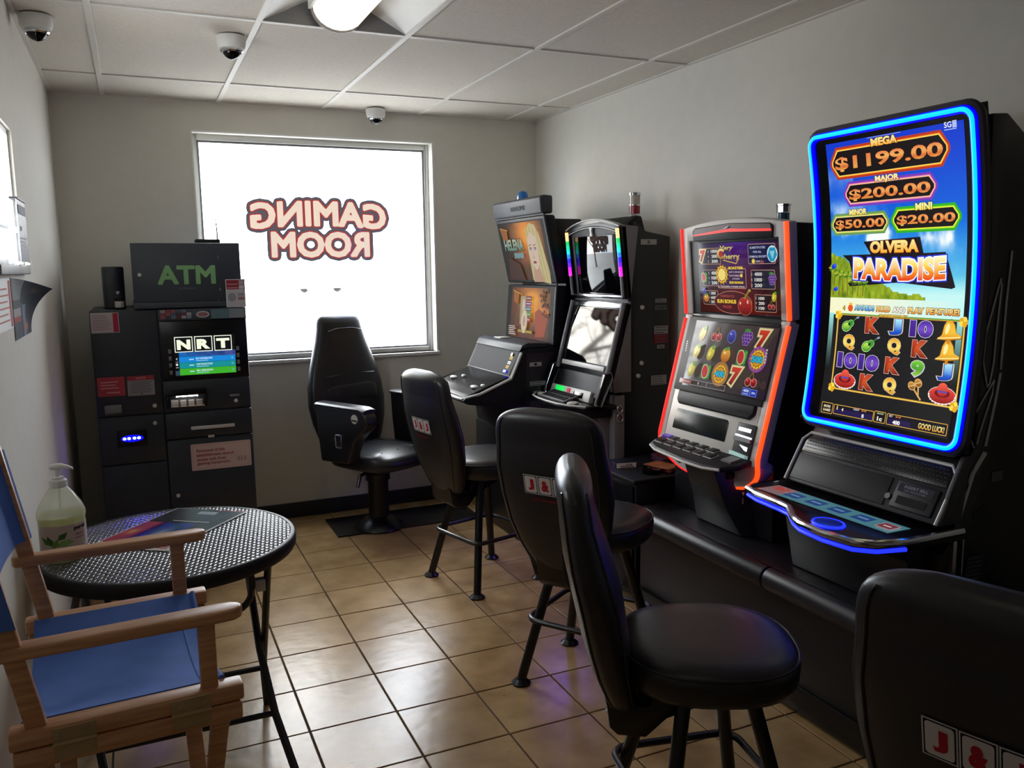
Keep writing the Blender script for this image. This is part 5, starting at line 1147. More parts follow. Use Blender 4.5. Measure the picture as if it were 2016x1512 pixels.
strip([(2.345, 1.24), (2.33, 1.15), (2.30, 1.02)], .004)
strip([(2.30, 1.0), (2.25, .94), (2.20, .80)], .007)
s4.part('leg_strip', MB().box(2.175, 2.19, Y0_-.002, Y0_+.014, .50, .745).box(2.215, 2.22, Y0_-.002, Y0_+.014, .50, .745), m_chrome)
stickers('label_sticker', s4, Y0_+.011, [(2.34, 2.39, .905, .935, '#5a5a60', 'lines'), (2.27, 2.30, .80, .82, '#3a3a42', 'code'), (2.30, 2.33, .81, .83, '#3a3a42', 'code'), (2.25, 2.33, .60, .68, '#26262c', 'lines')])

# ---------------- stand under machines 3 and 4, with a padded front rail
sd = Thing('slot_stand', 'long low black stand with a padded rail under the two nearest machines', 'stand', (2.25, 1.9, 0))
sd.part('body', MB().box(2.03, 2.57, .30, 3.12, .10, .49), m_side, bevel=.006)
sd.part('plinth', MB().box(2.045, 2.565, .32, 3.10, 0, .10), m_base)
sd.part('kick_strip', MB().box(2.018, 2.030, .30, 3.12, .012, .105), m_leg, bevel=.003)
def rail(y0, y1): 
    r = .041; prof = [(1.992+r*math.cos(t)*1.0, .462+r*1.05*math.sin(t)) for t in [2*PI*k/20 for k in range(20)]]
    return MB().loft([[(1.992+(x-1.992)*s_, y, .462+(z-.462)*s_) for x, z in prof] for y, s_ in ((y0, .8), (y0+.006, .98), (y0+.012, 1), (y1-.012, 1), (y1-.006, .98), (y1, .8))])
sd.part('padded_rail', rail(.30, 1.30), m_vinyl); sd.part('padded_rail', rail(1.301, 2.225), m_vinyl); sd.part('padded_rail', rail(2.226, 3.12), m_vinyl)

# ---------------- little black cabinet between machines 2 and 3
sc_ = Thing('side_cabinet', 'small black cabinet between two slot machines holding flyers and an ashtray', 'cabinet', (2.28, 3.365, 0))
sc_.part('body', MB().box(2.04, 2.52, 3.17, 3.56, .03, .575), m_side, bevel=.006)
sc_.part('top', MB().box(2.015, 2.53, 3.15, 3.575, .577, .600), m_black, bevel=.006)
sc_.part('door', MB().box(2.028, 2.040, 3.185, 3.545, .06, .56), m_blackg, bevel=.003)
sc_.part('handle', MB().tube([(2.027, 3.22, .48), (2.012, 3.22, .475), (2.012, 3.22, .40), (2.027, 3.22, .395)], .005, 8), m_grey)
sc_.part('foot', MB().box(2.06, 2.10, 3.19, 3.23, 0, .03).box(2.06, 2.10, 3.50, 3.54, 0, .03).box(2.46, 2.5, 3.19, 3.23, 0, .03).box(2.46, 2.5, 3.50, 3.54, 0, .03), m_black)
t = Thing('ashtray', 'round black ashtray on the small cabinet between machines', 'ashtray', (2.17, 3.25, .6))
t.part('bowl', MB().lathe([(.045, 0), (.05, .003), (.056, .020), (.052, .020), (.044, .006), (.001, .005)], (2.17, 3.25, .6005), 24), m_blackg)
t = Thing('label_box', 'small box with a white barcode label on the cabinet between machines', 'box', (2.12, 3.40, .6))
t.part('carton', MB().obox((2.12, 3.40, .614), (.052, -.012, 0), (.006, .026, 0), (0, 0, .013)), m_black, bevel=.002)
p = Print(); p.rect(-.05, .05, -.012, .012, '#f2f0ec'); 
for k in range(16): p.rect(-.03+k*.0042, -.03+k*.0042+.0022, -.009, -.001, '#2a2a2e')
p.text('12.88', .012, .005, .034, .007, '#222226', bold=.03)
p.build('label', plane_surf((2.114, 3.374, .614), (.974, -.225, 0), (0, 0, 1)), m_print, t.e, t.off, base=.0006)
def flyers(name, lab, c, col_a, col_b, n, rot):
    t = Thing(name, lab, 'papers', c)
    cs_, sn = math.cos(rot), math.sin(rot)
    for k in range(n):
        t.part('sheet', MB().obox((c[0]+random.uniform(-.006, .006), c[1]+random.uniform(-.006, .006), c[2]+.003+k*.0045), (.05*cs_, .05*sn, 0), (-.075*sn, .075*cs_, 0), (0, 0, .002)), M('flyer_%d' % k, (col_a, col_b)[k % 2], .5, var=.3, scale=30))
flyers('flyer_stack', 'stack of orange and red flyers on the cabinet between machines', (2.26, 3.27, .6), '#a8623c', '#7c2a24', 5, .3)
flyers('flyer_stack', 'dark red flyer stack leaning behind the orange flyers on the cabinet', (2.36, 3.40, .6), '#6c1e28', '#3c3a58', 7, -.2)


# ================================================================== STOOLS
def superring(cx_, hw, th, z, n=28, e=2.6, zf=None):
    out = []
    for k in range(n):
        t = 2*PI*k/n; c, s_ = math.cos(t), math.sin(t)
        x = th*math.copysign(abs(c)**(2/e), c); y = hw*math.copysign(abs(s_)**(2/e), s_)
        out.append((cx_+x, y, z if zf is None else zf(x, y)))
    return out
_k = np.array([(.488, .075, .020), (.492, .10, .032), (.505, .122, .040), (.54, .146, .045), (.60, .175, .053), (.68, .203, .060), (.78, .220, .063), (.88, .222, .058), (.96, .212, .049)])
BK = [tuple(r) for r in _k]
for k in range(1, 15):
    t = math.sin(PI/2*k/14.0); z = .96+.136*t
    BK.append((z, .212*(1-.82*t**6)**.5*(1-.10*t*t), .046*math.sqrt(max(.03, 1-max(0, (z-1.045)/.0512)**2))))
bxc = lambda z: -.205-.125*(z-.49)/.6-.02*math.sin(PI*(z-.49)/.6)+.016*math.exp(-((z-.77)/.14)**2)
def build_stool(name, lab, grp):
    t = Thing(name, lab, 'stool', group=grp, local=True)
    rings = []
    for r_, z, x in ((.10, .556, 0), (.19, .556, 0), (.212, .562, 0), (.222, .580, 0), (.224, .612, 0), (.220, .630, 0), (.206, .645, 0), (.17, .654, 0), (.10, .658, 0), (.02, .659, 0)):
        rings.append([(x*1+.01+p_[0], p_[1], z) for p_ in superring(0, r_*1.0, r_*.98, 0, 40, 2.5)])
    t.part('seat', MB().loft(rings), m_vinyl, smooth=1.2)
    t.part('seat_seam', MB().tube([(.01+p_[0], p_[1], .634) for p_ in superring(0, .2205, .216, 0, 40, 2.5)], .0035, 6, closed=True), m_vinyl)
    back = [superring(bxc(z), hw, th, z, 36, 2.5) for z, hw, th in BK]
    bo = t.part('backrest', MB().loft(back), m_vinyl, smooth=1.2)
    def edge(sx):
        L_, R_ = [], []
        for z, hw, th in [b_ for b_ in BK[1:-1] if b_[0] < 1.064]:
            L_.append((bxc(z)+sx*th*.64, hw*.862, z)); R_.append((bxc(z)+sx*th*.64, -hw*.862, z))
        return L_+R_[::-1]
    for sx in (-1, 1): t.part('piping', MB().tube(edge(sx), .0035, 6), m_vinyl, bo)
    br = [(-.155, .60), (-.168, .60), (-.178, .50), (-.185, .455), (-.17, .432), (-.14, .425), (.08, .54), (.08, .553), (-.14, .444), (-.165, .448), (-.168, .47)]
    br = [(bxc(.60)+.02, .60), (bxc(.60)-.035, .60), (bxc(.50)-.04, .50), (bxc(.49)-.036, .445), (bxc(.49)-.016, .425), (-.15, .420), (-.10, .47), (.06, .535), (.06, .556), (-.13, .556), (-.14, .50), (bxc(.49)+.03, .50)]
    t.part('back_bracket', MB().prism(br, 'y', -.095, .095), m_leg, bevel=.006)
    t.part('seat_plate', MB().box(-.12, .12, -.12, .12, .538, .556), m_leg, bevel=.004)
    legs = []
    for sx in (1, -1):
        for sy in (1, -1):
            lg = t.part('leg', MB().tube([(.085*sx, .085*sy, .54), (.197*sx, .197*sy, .012)], .0185, 12), m_leg)
            t.part('foot', MB().lathe([(.036, 0), (.037, .006), (.030, .012), (.022, .020)], (.197*sx, .197*sy, 0), 20), m_leg, lg); legs.append(lg)
    q, r_ = .182, .05; pts = []
    for cxx, cyy, t0 in ((q-r_, q-r_, 0), (-q+r_, q-r_, PI/2), (-q+r_, -q+r_, PI), (q-r_, -q+r_, 1.5*PI)):
        for k in range(7): a = t0+k*PI/12; pts.append((cxx+r_*math.cos(a), cyy+r_*math.sin(a), .255))
    t.part('foot_ring', MB().tube(pts, .0105, 10, closed=True), m_leg)
    p = Print()
    for k, ch in enumerate('J&J'):
        a = -.0285*2+k*.057
        p.rect(a-.0275, a+.0275, .797, .867, '#c4c0be'); p.rect(a-.0250, a+.0250, .7995, .8645, '#141418'); p.rrect(a-.0225, a+.0225, .802, .862, .006, '#c8c0bc')
        p.rect(a+.0275, a+.0295, .826, .830, '#141418')
        p.text(ch, a+.001, .831, .023 if ch == 'J' else .030, .040, '#a81e2c', bold=.06)
    p.text('J&J Gaming', -.002, .777, .115, .017, '#7c1c28', bold=.02, shear=.2)
    def rear(a, b, d):
        i = next(k for k in range(len(BK)-1) if BK[k][0] <= b <= BK[k+1][0]); f_ = (b-BK[i][0])/(BK[i+1][0]-BK[i][0])
        hw = BK[i][1]*(1-f_)+BK[i+1][1]*f_; th = BK[i][2]*(1-f_)+BK[i+1][2]*f_
        return np.array([bxc(b)-th*(max(0, 1-(abs(a)/hw)**2.5))**.4-d, -a, b])
    lg_ = p.build('back_logo', rear, m_print, bo, (0, 0, 0), base=.003)
    return t
st0 = build_stool('bar_stool', '', 'slot machine stools')
places = [(1.541, 3.807, 11, 4, 'farthest card logo stool, standing beside the pedestal armchair'),
          (1.516, 2.670, 34, 0, 'middle black stool facing away, card logo partly hidden by the sideways stool'),
          (1.25, 1.63, -27, 15, 'black stool seen sideways with its round seat in the foreground'),
          (1.443, .88, 17, 0, 'nearest black stool back, cut off by the bottom right corner')]
for i, (x, y, a, da, lab) in enumerate(places):
    o = st0.e if i == 0 else tree_copy(st0.e)
    o.location = (x, y, 0); o.rotation_euler = (0, 0, math.radians(a)); o['label'] = lab
    for ch in o.children:
        if ch.name.split('.')[0] in ('leg', 'foot_ring'): ch.rotation_euler = (0, 0, math.radians(da))

# ================================================================== PEDESTAL ARMCHAIR
ec = Thing('slot_armchair', 'black high-back pedestal armchair with arm panels in front of the window', 'armchair', (1.275, 4.86, 0), math.radians(-63), local=True)
EB = [(.47, .17, .05), (.48, .20, .06), (.55, .235, .066), (.65, .270, .068), (.76, .288, .066), (.87, .280, .064), (.97, .254, .060), (1.06, .220, .056), (1.14, .190, .054), (1.21, .170, .052), (1.25, .163, .048), (1.275, .155, .040), (1.288, .14, .028), (1.294, .12, .012)]
exc = lambda z: -.215-.10*(z-.47)/.82
eb = ec.part('backrest', MB().loft([superring(exc(z), hw, th, z, 36, 2.9) for z, hw, th in EB]), m_vinyl, smooth=1.2)
def pad(z0, z1, hw0, hw1, th=.016):
    R_ = []
    for k in range(9):
        t = k/8; z = z0+(z1-z0)*t; s_ = math.sqrt(max(0.02, 1-(2*t-1)**4)); R_.append(superring(exc(z)+.050, (hw0+(hw1-hw0)*t)*s_, th*s_, z, 24, 3))
    return MB().loft(R_)
for a in ((.56, .73, .19, .205), (.735, .90, .205, .195)): ec.part('back_cushion', pad(*a), m_vinyl, eb, smooth=1.2)
ec.part('head_seam', MB().tube([(exc(z)+.058, y, z) for y, z in [(-.19, .93), (-.10, .935), (0, .937), (.10, .935), (.19, .93)]], .003, 6), m_vinyl, eb)
ec.part('head_seam', MB().tube([(exc(z)+.053, y, z) for y, z in [(-.13, 1.20), (-.06, 1.215), (.06, 1.215), (.13, 1.20)]], .003, 6), m_vinyl, eb)
R_ = []
for k, (s_, z) in enumerate(((.85, .405), (.97, .415), (1, .435), (1, .475), (.96, .498), (.86, .510), (.5, .516), (.05, .517))):
    R_.append([(.03+p_[0], p_[1], z-(.018 if p_[0] > .2 and z > .46 else 0)) for p_ in superring(0, .245*s_, .27*s_, 0, 40, 3.4)])
se = ec.part('seat', MB().loft(R_), m_vinyl, smooth=1.2)
for y in (-.13, 0, .13): ec.part('seat_seam', MB().tube([(-.17+.09*k, y, .5165-.0012*k) for k in range(5)], .003, 6), m_vinyl, se)
arm_p = [(-.27, .80), (.08, .80), (.135, .79), (.165, .76), (.172, .72), (.15, .685), (.105, .655), (.06, .61), (.03, .55), (.0, .475), (-.24, .465), (-.26, .62)]
for sy in (-1, 1):
    ap = ec.part('arm_panel', MB().prism([(x+.13, z) for x, z in arm_p], 'y', sy*.25-.0, sy*.335), m_vinyl, bevel=.014, seg=3)
    ec.part('arm_pad', MB().loft([[(-.14+.42*t_, sy*.292+.05*math.cos(a), .800+.014*math.sin(a)-(.012 if t_ > .9 else 0)) for a in [2*PI*k/14 for k in range(14)]] for t_ in (0, .05, .3, .6, .9, 1)]), m_vinyl, ap, smooth=1.2)
    ec.part('arm_button', MB().disc((.205, sy*.3352, .745), (0, sy, 0), .026, .006, 24), M('white_badge', '#d4d4d2', .4), ap, label='round white badge')
    ec.part('badge_mark', MB().box(.185, .225, sy*.3385-.004, sy*.3385+.004, .733, .741), m_black, ap)
    ec.part('recline_handle', MB().tube([(.06+x, sy*.338, .60+z) for x, z in ((-.024, .035), (.024, .035), (.026, .028), (.022, -.03), (.016, -.036), (-.016, -.036), (-.022, -.03), (-.026, .028))], .005, 8, closed=True), m_chrome, ap, label='small chrome frame handle')
ec.part('swivel_plate', MB().box(-.13, .16, -.11, .11, .375, .405), m_leg, bevel=.004)
ec.part('lever', MB().tube([(.05, -.10, .385), (.06, -.19, .37), (.07, -.22, .31)], .011, 8), m_leg)
ec.part('pedestal', MB().lathe([(.075, .012), (.07, .03), (.062, .06), (.062, .30), (.075, .305), (.075, .345), (.055, .35), (.055, .376)], (0, 0, 0), 28), m_leg)
ec.part('base_cone', MB().lathe([(.15, .010), (.145, .02), (.11, .05), (.075, .075), (.0635, .08)], (0, 0, 0), 32), m_leg)
pl = ec.part('floor_plate', MB().box(-.275, .63, -.095, .28, .001, .011), m_leg, bevel=.003)
pl.rotation_euler = (0, 0, math.radians(63)); pl.location = (0, 0, 0)

# ================================================================== ROUND TABLE AND WHAT LIES ON IT
def weave_mat():
    m = bpy.data.materials.new('woven_resin'); m.use_nodes = True; t = m.node_tree; b = t.nodes['Principled BSDF']; L = t.links.new
    tcn = t.nodes.new('ShaderNodeTexCoord'); mp = t.nodes.new('ShaderNodeMapping'); mp.inputs['Rotation'].default_value = (0, 0, .16)
    def mth(op, x, y=None):
        n = t.nodes.new('ShaderNodeMath'); n.operation = op
        for i, q in enumerate((x, y)):
            if q is None: continue
            if isinstance(q, (int, float)): n.inputs[i].default_value = q
            else: L(q, n.inputs[i])
        return n.outputs[0]
    L(tcn.outputs['Object'], mp.inputs[0]); sx = t.nodes.new('ShaderNodeSeparateXYZ'); L(mp.outputs[0], sx.inputs[0])
    u_ = mth('DIVIDE', sx.outputs[0], .0135); cl_ = mth('FLOOR', u_); fu = mth('SUBTRACT', u_, cl_)
    v_ = mth('ADD', mth('DIVIDE', sx.outputs[1], .027), mth('MULTIPLY', cl_, .5)); fv = mth('SUBTRACT', v_, mth('FLOOR', v_))
    hu = mth('SINE', mth('MULTIPLY', fu, PI)); hv = mth('SINE', mth('MULTIPLY', fv, PI)); hh_ = mth('POWER', mth('MULTIPLY', hu, hv), .6)
    bp = t.nodes.new('ShaderNodeBump'); bp.inputs['Strength'].default_value = 1.0; bp.inputs['Distance'].default_value = .004
    L(hh_, bp.inputs['Height']); L(bp.outputs[0], b.inputs['Normal'])
    mx = t.nodes.new('ShaderNodeMixRGB'); mx.inputs[2].default_value = lin('#77777b')+(1,); mx.inputs[1].default_value = lin('#0c0c0e')+(1,)
    L(hh_, mx.inputs[0]); L(mx.outputs[0], b.inputs['Base Color']); b.inputs['Roughness'].default_value = .24
    b.inputs['Specular IOR Level'].default_value = .8
    return m
TX, TY, TZ = .055, 2.87, .70
tb = Thing('folding_table', 'round black folding table with a woven top by the left wall', 'table', (TX, TY, 0), local=True)
tb.part('tabletop', MB().lathe([(.378, .678), (.384, TZ-.004), (.376, TZ), (.001, TZ)], (0, 0, 0), 96), weave_mat(), smooth=.5, label='woven textured top')
tb.part('rim', MB().lathe([(.376, .662), (.390, .655), (.395, .664), (.396, .690), (.392, .698), (.386, .701), (.379, .7005), (.378, .672), (.376, .662)], (0, 0, 0), 96), m_black, smooth=.8)
tb.part('underframe', MB().box(-.26, .26, -.02, .02, .642, .662).box(-.02, .02, -.26, .26, .642, .662), m_leg)
for sx in (-1, 1):
    a_ = .272 if sx > 0 else -.245
    tb.part('leg', MB().tube([(a_-.0, -.235, .655), (a_-.0, -.20, .60), (a_-.0, .0, .27), (a_+.0, .06, .16), (a_+.012, .12, .0)], .012, 10), m_leg)
    tb.part('leg', MB().tube([(a_-.02, .21, .655), (a_-.03, .17, .60), (a_-.02, -.05, .29), (a_-.0, -.20, .13), (a_+.035, -.385, .0)], .013, 10), m_leg)
    tb.part('pivot', MB().disc((a_-.03, 0.0, .315), (1, 0, 0), .012, .03), m_leg)
tb.part('crossbar', MB().tube([(.272, .05, .175), (-.245, .05, .175)], .010, 8), m_leg)
tb.part('crossbar', MB().tube([(.28, -.20, .13), (.24, -.19, .125), (-.22, -.19, .125), (-.245, -.20, .13)], .010, 8), m_leg)
tb.part('brace', MB().tube([(.22, -.22, .655), (.22, -.215, .58)]+[(.16+.06*math.cos(t), -.20, .56-.06*math.sin(t)) for t in [k*PI/12 for k in range(1, 7)]]+[(-.13, -.20, .50)]+[(-.13-.06*math.sin(t), -.20, .56-.06*math.cos(t)) for t in [k*PI/12 for k in range(1, 7)]]+[(-.19, -.22, .655)], .011, 10), m_leg)
tb.part('hinge_clip', MB().box(.232, .262, -.225, -.195, .56, .60), m_silver, bevel=.003)

rb = Thing('rubber_chip', 'tiny black rubber chip on the floor tile by the table foot', 'rubber chip', (.352, 3.0, 0))
rb.part('chip', MB().box(.346, .359, 2.994, 3.007, .0005, .009), m_base, bevel=.002)
# sanitiser bottle
bx_, by_ = -.252, 2.835
bt = Thing('sanitizer_bottle', 'large clear pump bottle of yellowish hand sanitiser on the round table', 'bottle', (bx_, by_, TZ+.001), local=True)
def gel_mat():
    m = bpy.data.materials.new('sanitiser_gel'); m.use_nodes = True; t = m.node_tree; b = t.nodes['Principled BSDF']; L = t.links.new
    n = t.nodes.new('ShaderNodeTexNoise'); n.inputs['Scale'].default_value = 9; r = t.nodes.new('ShaderNodeValToRGB')
    r.color_ramp.elements[0].color = lin('#dcdcae')+(1,); r.color_ramp.elements[1].color = lin('#efefc8')+(1,); L(n.outputs['Fac'], r.inputs['Fac'])
    tl = t.nodes.new('ShaderNodeBsdfTranslucent'); mx = t.nodes.new('ShaderNodeMixShader'); mx.inputs[0].default_value = .75
    L(r.outputs['Color'], b.inputs['Base Color']); L(r.outputs['Color'], tl.inputs[0]); b.inputs['Roughness'].default_value = .12
    L(b.outputs[0], mx.inputs[1]); L(tl.outputs[0], mx.inputs[2]); L(mx.outputs[0], t.nodes['Material Output'].inputs[0]); return m
def frost_mat():
    m = bpy.data.materials.new('clear_bottle_plastic'); m.use_nodes = True; t = m.node_tree; b = t.nodes['Principled BSDF']; L = t.links.new
    b.inputs['Base Color'].default_value = lin('#dfe0d4')+(1,); b.inputs['Roughness'].default_value = .15
    n = t.nodes.new('ShaderNodeTexNoise'); n.inputs['Scale'].default_value = 5; bp = t.nodes.new('ShaderNodeBump'); bp.inputs['Strength'].default_value = .05; L(n.outputs['Fac'], bp.inputs['Height']); L(bp.outputs[0], b.inputs['Normal'])
    a = t.nodes.new('ShaderNodeBsdfTransparent'); tl = t.nodes.new('ShaderNodeBsdfTranslucent'); tl.inputs[0].default_value = lin('#e4e4d4')+(1,)
    m1 = t.nodes.new('ShaderNodeMixShader'); m1.inputs[0].default_value = .7; L(b.outputs[0], m1.inputs[1]); L(tl.outputs[0], m1.inputs[2])
    m2 = t.nodes.new('ShaderNodeMixShader'); m2.inputs[0].default_value = .35; L(m1.outputs[0], m2.inputs[1]); L(a.outputs[0], m2.inputs[2]); L(m2.outputs[0], t.nodes['Material Output'].inputs[0]); return m
bprof = [(.02, 0), (.058, .001), (.0635, .006), (.065, .02), (.065, .125), (.068, .138), (.0675, .150), (.060, .170), (.040, .203), (.026, .222), (.021, .226), (.021, .238)]
bt.part('bottle_body', MB().lathe(bprof, (0, 0, 0), 40), frost_mat(), smooth=1.0)
bt.part('gel', MB().lathe([(.02, .003), (.056, .004), (.061, .009), (.0625, .02), (.0625, .125), (.0645, .138), (.0645, .142), (.001, .142)], (0, 0, 0), 40), gel_mat(), smooth=1.0)
bt.part('collar', MB().lathe([(.023, .226), (.0245, .228), (.0245, .246), (.020, .249), (.010, .250)], (0, 0, 0), 24), m_white)
bt.part('pump', MB().lathe([(.016, .249), (.016, .256), (.0065, .258), (.0065, .278)], (0, 0, 0), 20), m_white)
bt.part('nozzle', MB().loft([[(x, y_*w_, .288+z_*h_-dz) for y_, z_ in [(math.cos(2*PI*k/12), math.sin(2*PI*k/12)) for k in range(12)]] for x, w_, h_, dz in ((-.022, .006, .004, 0), (-.018, .013, .008, 0), (0, .016, .011, 0), (.012, .013, .009, 0), (.03, .007, .005, .004), (.042, .005, .004, .010), (.044, .003, .003, .012))]), m_white)
bt.part('dip_tube', MB().tube([(0, 0, .02), (0, 0, .25)], .003, 8), m_white)
bt.e.rotation_euler = (0, 0, math.radians(5))
p = Print()
lab_a = lambda deg: deg  # across the label in metres of arc
p.rect(-.095, .10, .022, .118, '#c9b8b0')
for x0, z0, ln, rot in ((-.046, .055, .062, 1.9), (-.05, .06, .06, 2.4), (-.035, .055, .065, .55), (-.035, .06, .065, .15), (-.045, .05, .055, 1.2), (-.03, .075, .05, .85), (-.04, .04, .05, -.5), (-.05, .045, .045, -1.6), (-.035, .045, .045, -1.0)):
    dx, dz = math.cos(rot)*ln, math.sin(rot)*ln; nx, nz = -math.sin(rot)*.010, math.cos(rot)*.010
    dx, dz = dx*.8, dz*.6
    p.poly([(x0, z0), (x0+dx*.4+nx, z0+dz*.4+nz), (x0+dx, z0+dz), (x0+dx*.4-nx, z0+dz*.4-nz)], ('#4d7a3a', '#6f9a4c', '#3a6630', '#88ac60')[int(abs(x0*1e4)+ln*1e3) % 4])
for k in range(7): 
    a, b = -.05+random.uniform(-.01, .06), .028+random.uniform(0, .016); p.line((a-.007, b), (a+.007, b+.003), .004, '#4a6c8e'); p.line((a, b-.005), (a+.002, b+.006), .003, '#5f83a6')
p.text('purell', .036, .104, .042, .016, '#2a2428', bold=.05); p.text('naturals', .033, .086, .03, .008, '#8a4a50', bold=.02); p.text('hand gel', .033, .074, .03, .008, '#8a4a50', bold=.02); p.rect(.03, .07, .028, .040, '#a03a34')
def bsurf(a, b, d):
    an = -math.pi*.42+a/.0652; r_ = .0655+d; return np.array([r_*math.cos(an), r_*math.sin(an), b])
p.build('label', bsurf, m_print, bt.e, (0, 0, 0), base=.0004, step=.00003, cut=(0, .006))

# big glossy flyer on the table
fy = Thing('flyer', 'large glossy dark flyer lying on the round woven table', 'paper', (.06, 3.0, TZ+.002))
ca = np.array([-.191, 2.918]); cb = np.array([.041, 2.749]); cc_ = np.array([.317, 3.082]); cd = np.array([.094, 3.252])
ea = (cd-ca); eb_ = (ca-cb)
La, Lb = np.linalg.norm(ea), np.linalg.norm(cb-ca)
zf = TZ+.0022
ps = plane_surf((cb[0], cb[1], zf+.0012), (ea[0]/La, ea[1]/La, 0), tuple((ca-cb)/Lb)+(0,))
fy.part('sheet', MB().prism([tuple(ca), tuple(cb), tuple(cc_), tuple(cd)], 'z', zf-.0005, zf+.001), m_white)
p = Print()
p.rect(.004, La-.004, .004, Lb-.004, '#d8d4d4'); p.poly([(.10, .012), (La-.003, .012), (La-.003, Lb-.003), (.05, Lb-.003), (.02, Lb*.55)], '#33363c')
p.rect(La-.012, La-.003, .02, .12, '#a03440')
im = vnoise(44, 30, 5, 77); im2 = vnoise(44, 30, 7, 78)
yy, xx = np.mgrid[0:30, 0:44]; vv = 1-yy/29; uu = xx/43
pic = np.stack([.16+.35*(vv > .66)+.25*im*(vv > .6), .15+.25*im2*(vv < .55)+.12*(vv > .7), .26+.45*im*(vv < .62)+.1], -1)
sp = np.exp(-(((uu-.42)/.3)**2+((vv-.30)/.14)**2)); pic = pic*(1-sp[..., None])+np.array([.62, .66, .74])*sp[..., None]
sp = np.exp(-(((uu-.5)/.12)**2+((vv-.86)/.08)**2)); pic = pic*(1-sp[..., None])+np.array([.85, .62, .28])*sp[..., None]
sp = .7*np.exp(-(((uu-.2)/.09)**2+((vv-.9)/.05)**2)); pic = pic*(1-sp[..., None])+np.array([.75, .22, .20])*sp[..., None]
p.raster(.05, .27, .09, Lb-.004, np.clip(pic, 0, 1))
p.poly([(.02, .06), (.10, .02), (.12, .10), (.06, .22), (.02, .20)], '#e4e0e0')
for k in range(4): p.line((.03+.022*k, .20-.03*k), (.07+.02*k, .235-.03*k), .006, ('#2a2430', '#6a2a38')[k % 2])
for k in range(9): p.rect(.30+.0, .30+.09, .05+k*.014, .054+k*.014, '#5c6068')
p.rect(.29, .296, .06, .20, '#c8ccd4'); p.rect(La-.06, La-.03, .10, .17, '#a8aeb8'); p.rect(La-.052, La-.038, .11, .16, '#8c94a2')
p.rect(.008, .06, .015, .10, '#e8e4e4'); 
for k in range(3): p.rect(.016+k*.012, .024+k*.012, .02, .09, ('#a83040', '#a83040', '#6a6468')[k])
p.build('print', ps, col_mat('glossy_print', 0, .22), fy.e, fy.off, step=.00001, base=.0002)

# ================================================================== DIRECTOR'S CHAIR
dc = Thing('directors_chair', "tall wooden director's chair with blue canvas seat and back, lower left corner", 'chair', (-.07, 1.925, 0), math.radians(3), local=True)
def rbar(pts, w_, h_, name, bev=.006, **k):
    b = MB()
    for a_, b_ in zip(pts[:-1], pts[1:]): b.bar(a_, b_, w_, h_, **k)
    return dc.part(name, b, m_wood, bevel=bev)
for sy in (-1, 1):
    y = sy*.272
    dc.part('seat_rail', MB().box(-.205, .20, y-.022, y+.022, .728, .763), m_wood, bevel=.006)
    dc.part('lower_rail', MB().box(-.200, .195, y-.020+sy*.004, y+.020+sy*.004, .690, .7265), m_wood, bevel=.005)
    def armp(y):
        pts = [(-.215, y-.020), (.16, y-.026), (.19, y-.024), (.205, y-.012), (.208, y), (.205, y+.012), (.19, y+.024), (.16, y+.026), (-.215, y+.020), (-.222, y)]
        return MB().prism(pts, 'z', .895, .919)
    dc.part('armrest', armp(y), m_wood, bevel=.006, seg=3)
    dc.part('front_post', MB().box(.122, .154, y-.012, y+.012, .755, .897), m_wood, bevel=.004)
    dc.part('back_post', MB().bar((-.158, y, .750), (-.238, y, 1.19), .024, .034, up=(1, 0, 0)), m_wood, bevel=.004)
    for xh in (-.10, .10):
        h = dc.part('hinge', MB().box(xh-.036, xh+.036, y+sy*.0225-.0012, y+sy*.0225+.0012, .729, .758).box(xh-.034, xh+.034, y+sy*.0245-.0012, y+sy*.0245+.0012, .700, .727), m_brass, bevel=.0008, seg=1)
        dc.part('hinge_pin', MB().tube([(xh-.036, y+sy*.026, .7285), (xh+.036, y+sy*.026, .7285)], .0045, 8), m_brass, h)
        for k in (-1, 1): dc.part('screw', MB().disc((xh+k*.022, y+sy*.0235, .745), (0, sy, 0), .0042, .0016, 10), m_chrome, h)
# folding legs: crossed pairs front and back
for xl, sg in ((.145, 1), (-.145, -1)):
    for k, s_ in enumerate((1, -1)):
        xx_ = xl+sg*(.012 if k else -.012)
        dc.part('leg', MB().bar((xx_, s_*.262, .700), (xx_, -s_*.262, .012), .020, .036, up=(1, 0, 0)), m_wood, bevel=.004)
        dc.part('leg_foot', MB().box(xx_-.012, xx_+.012, -s_*.262-.03, -s_*.262+.03, 0, .012), m_black)
    dc.part('pivot_bolt', MB().disc((xl+sg*.024, 0, .356), (sg, 0, 0), .010, .006), m_chrome)
for s_ in (1, -1): dc.part('stretcher', MB().box(-.135, .135, s_*.19-.009, s_*.19+.009, .085, .115), m_wood, bevel=.003)
dc.part('footrest', MB().box(.17, .20, -.17, .17, .27, .292), m_wood, bevel=.004)
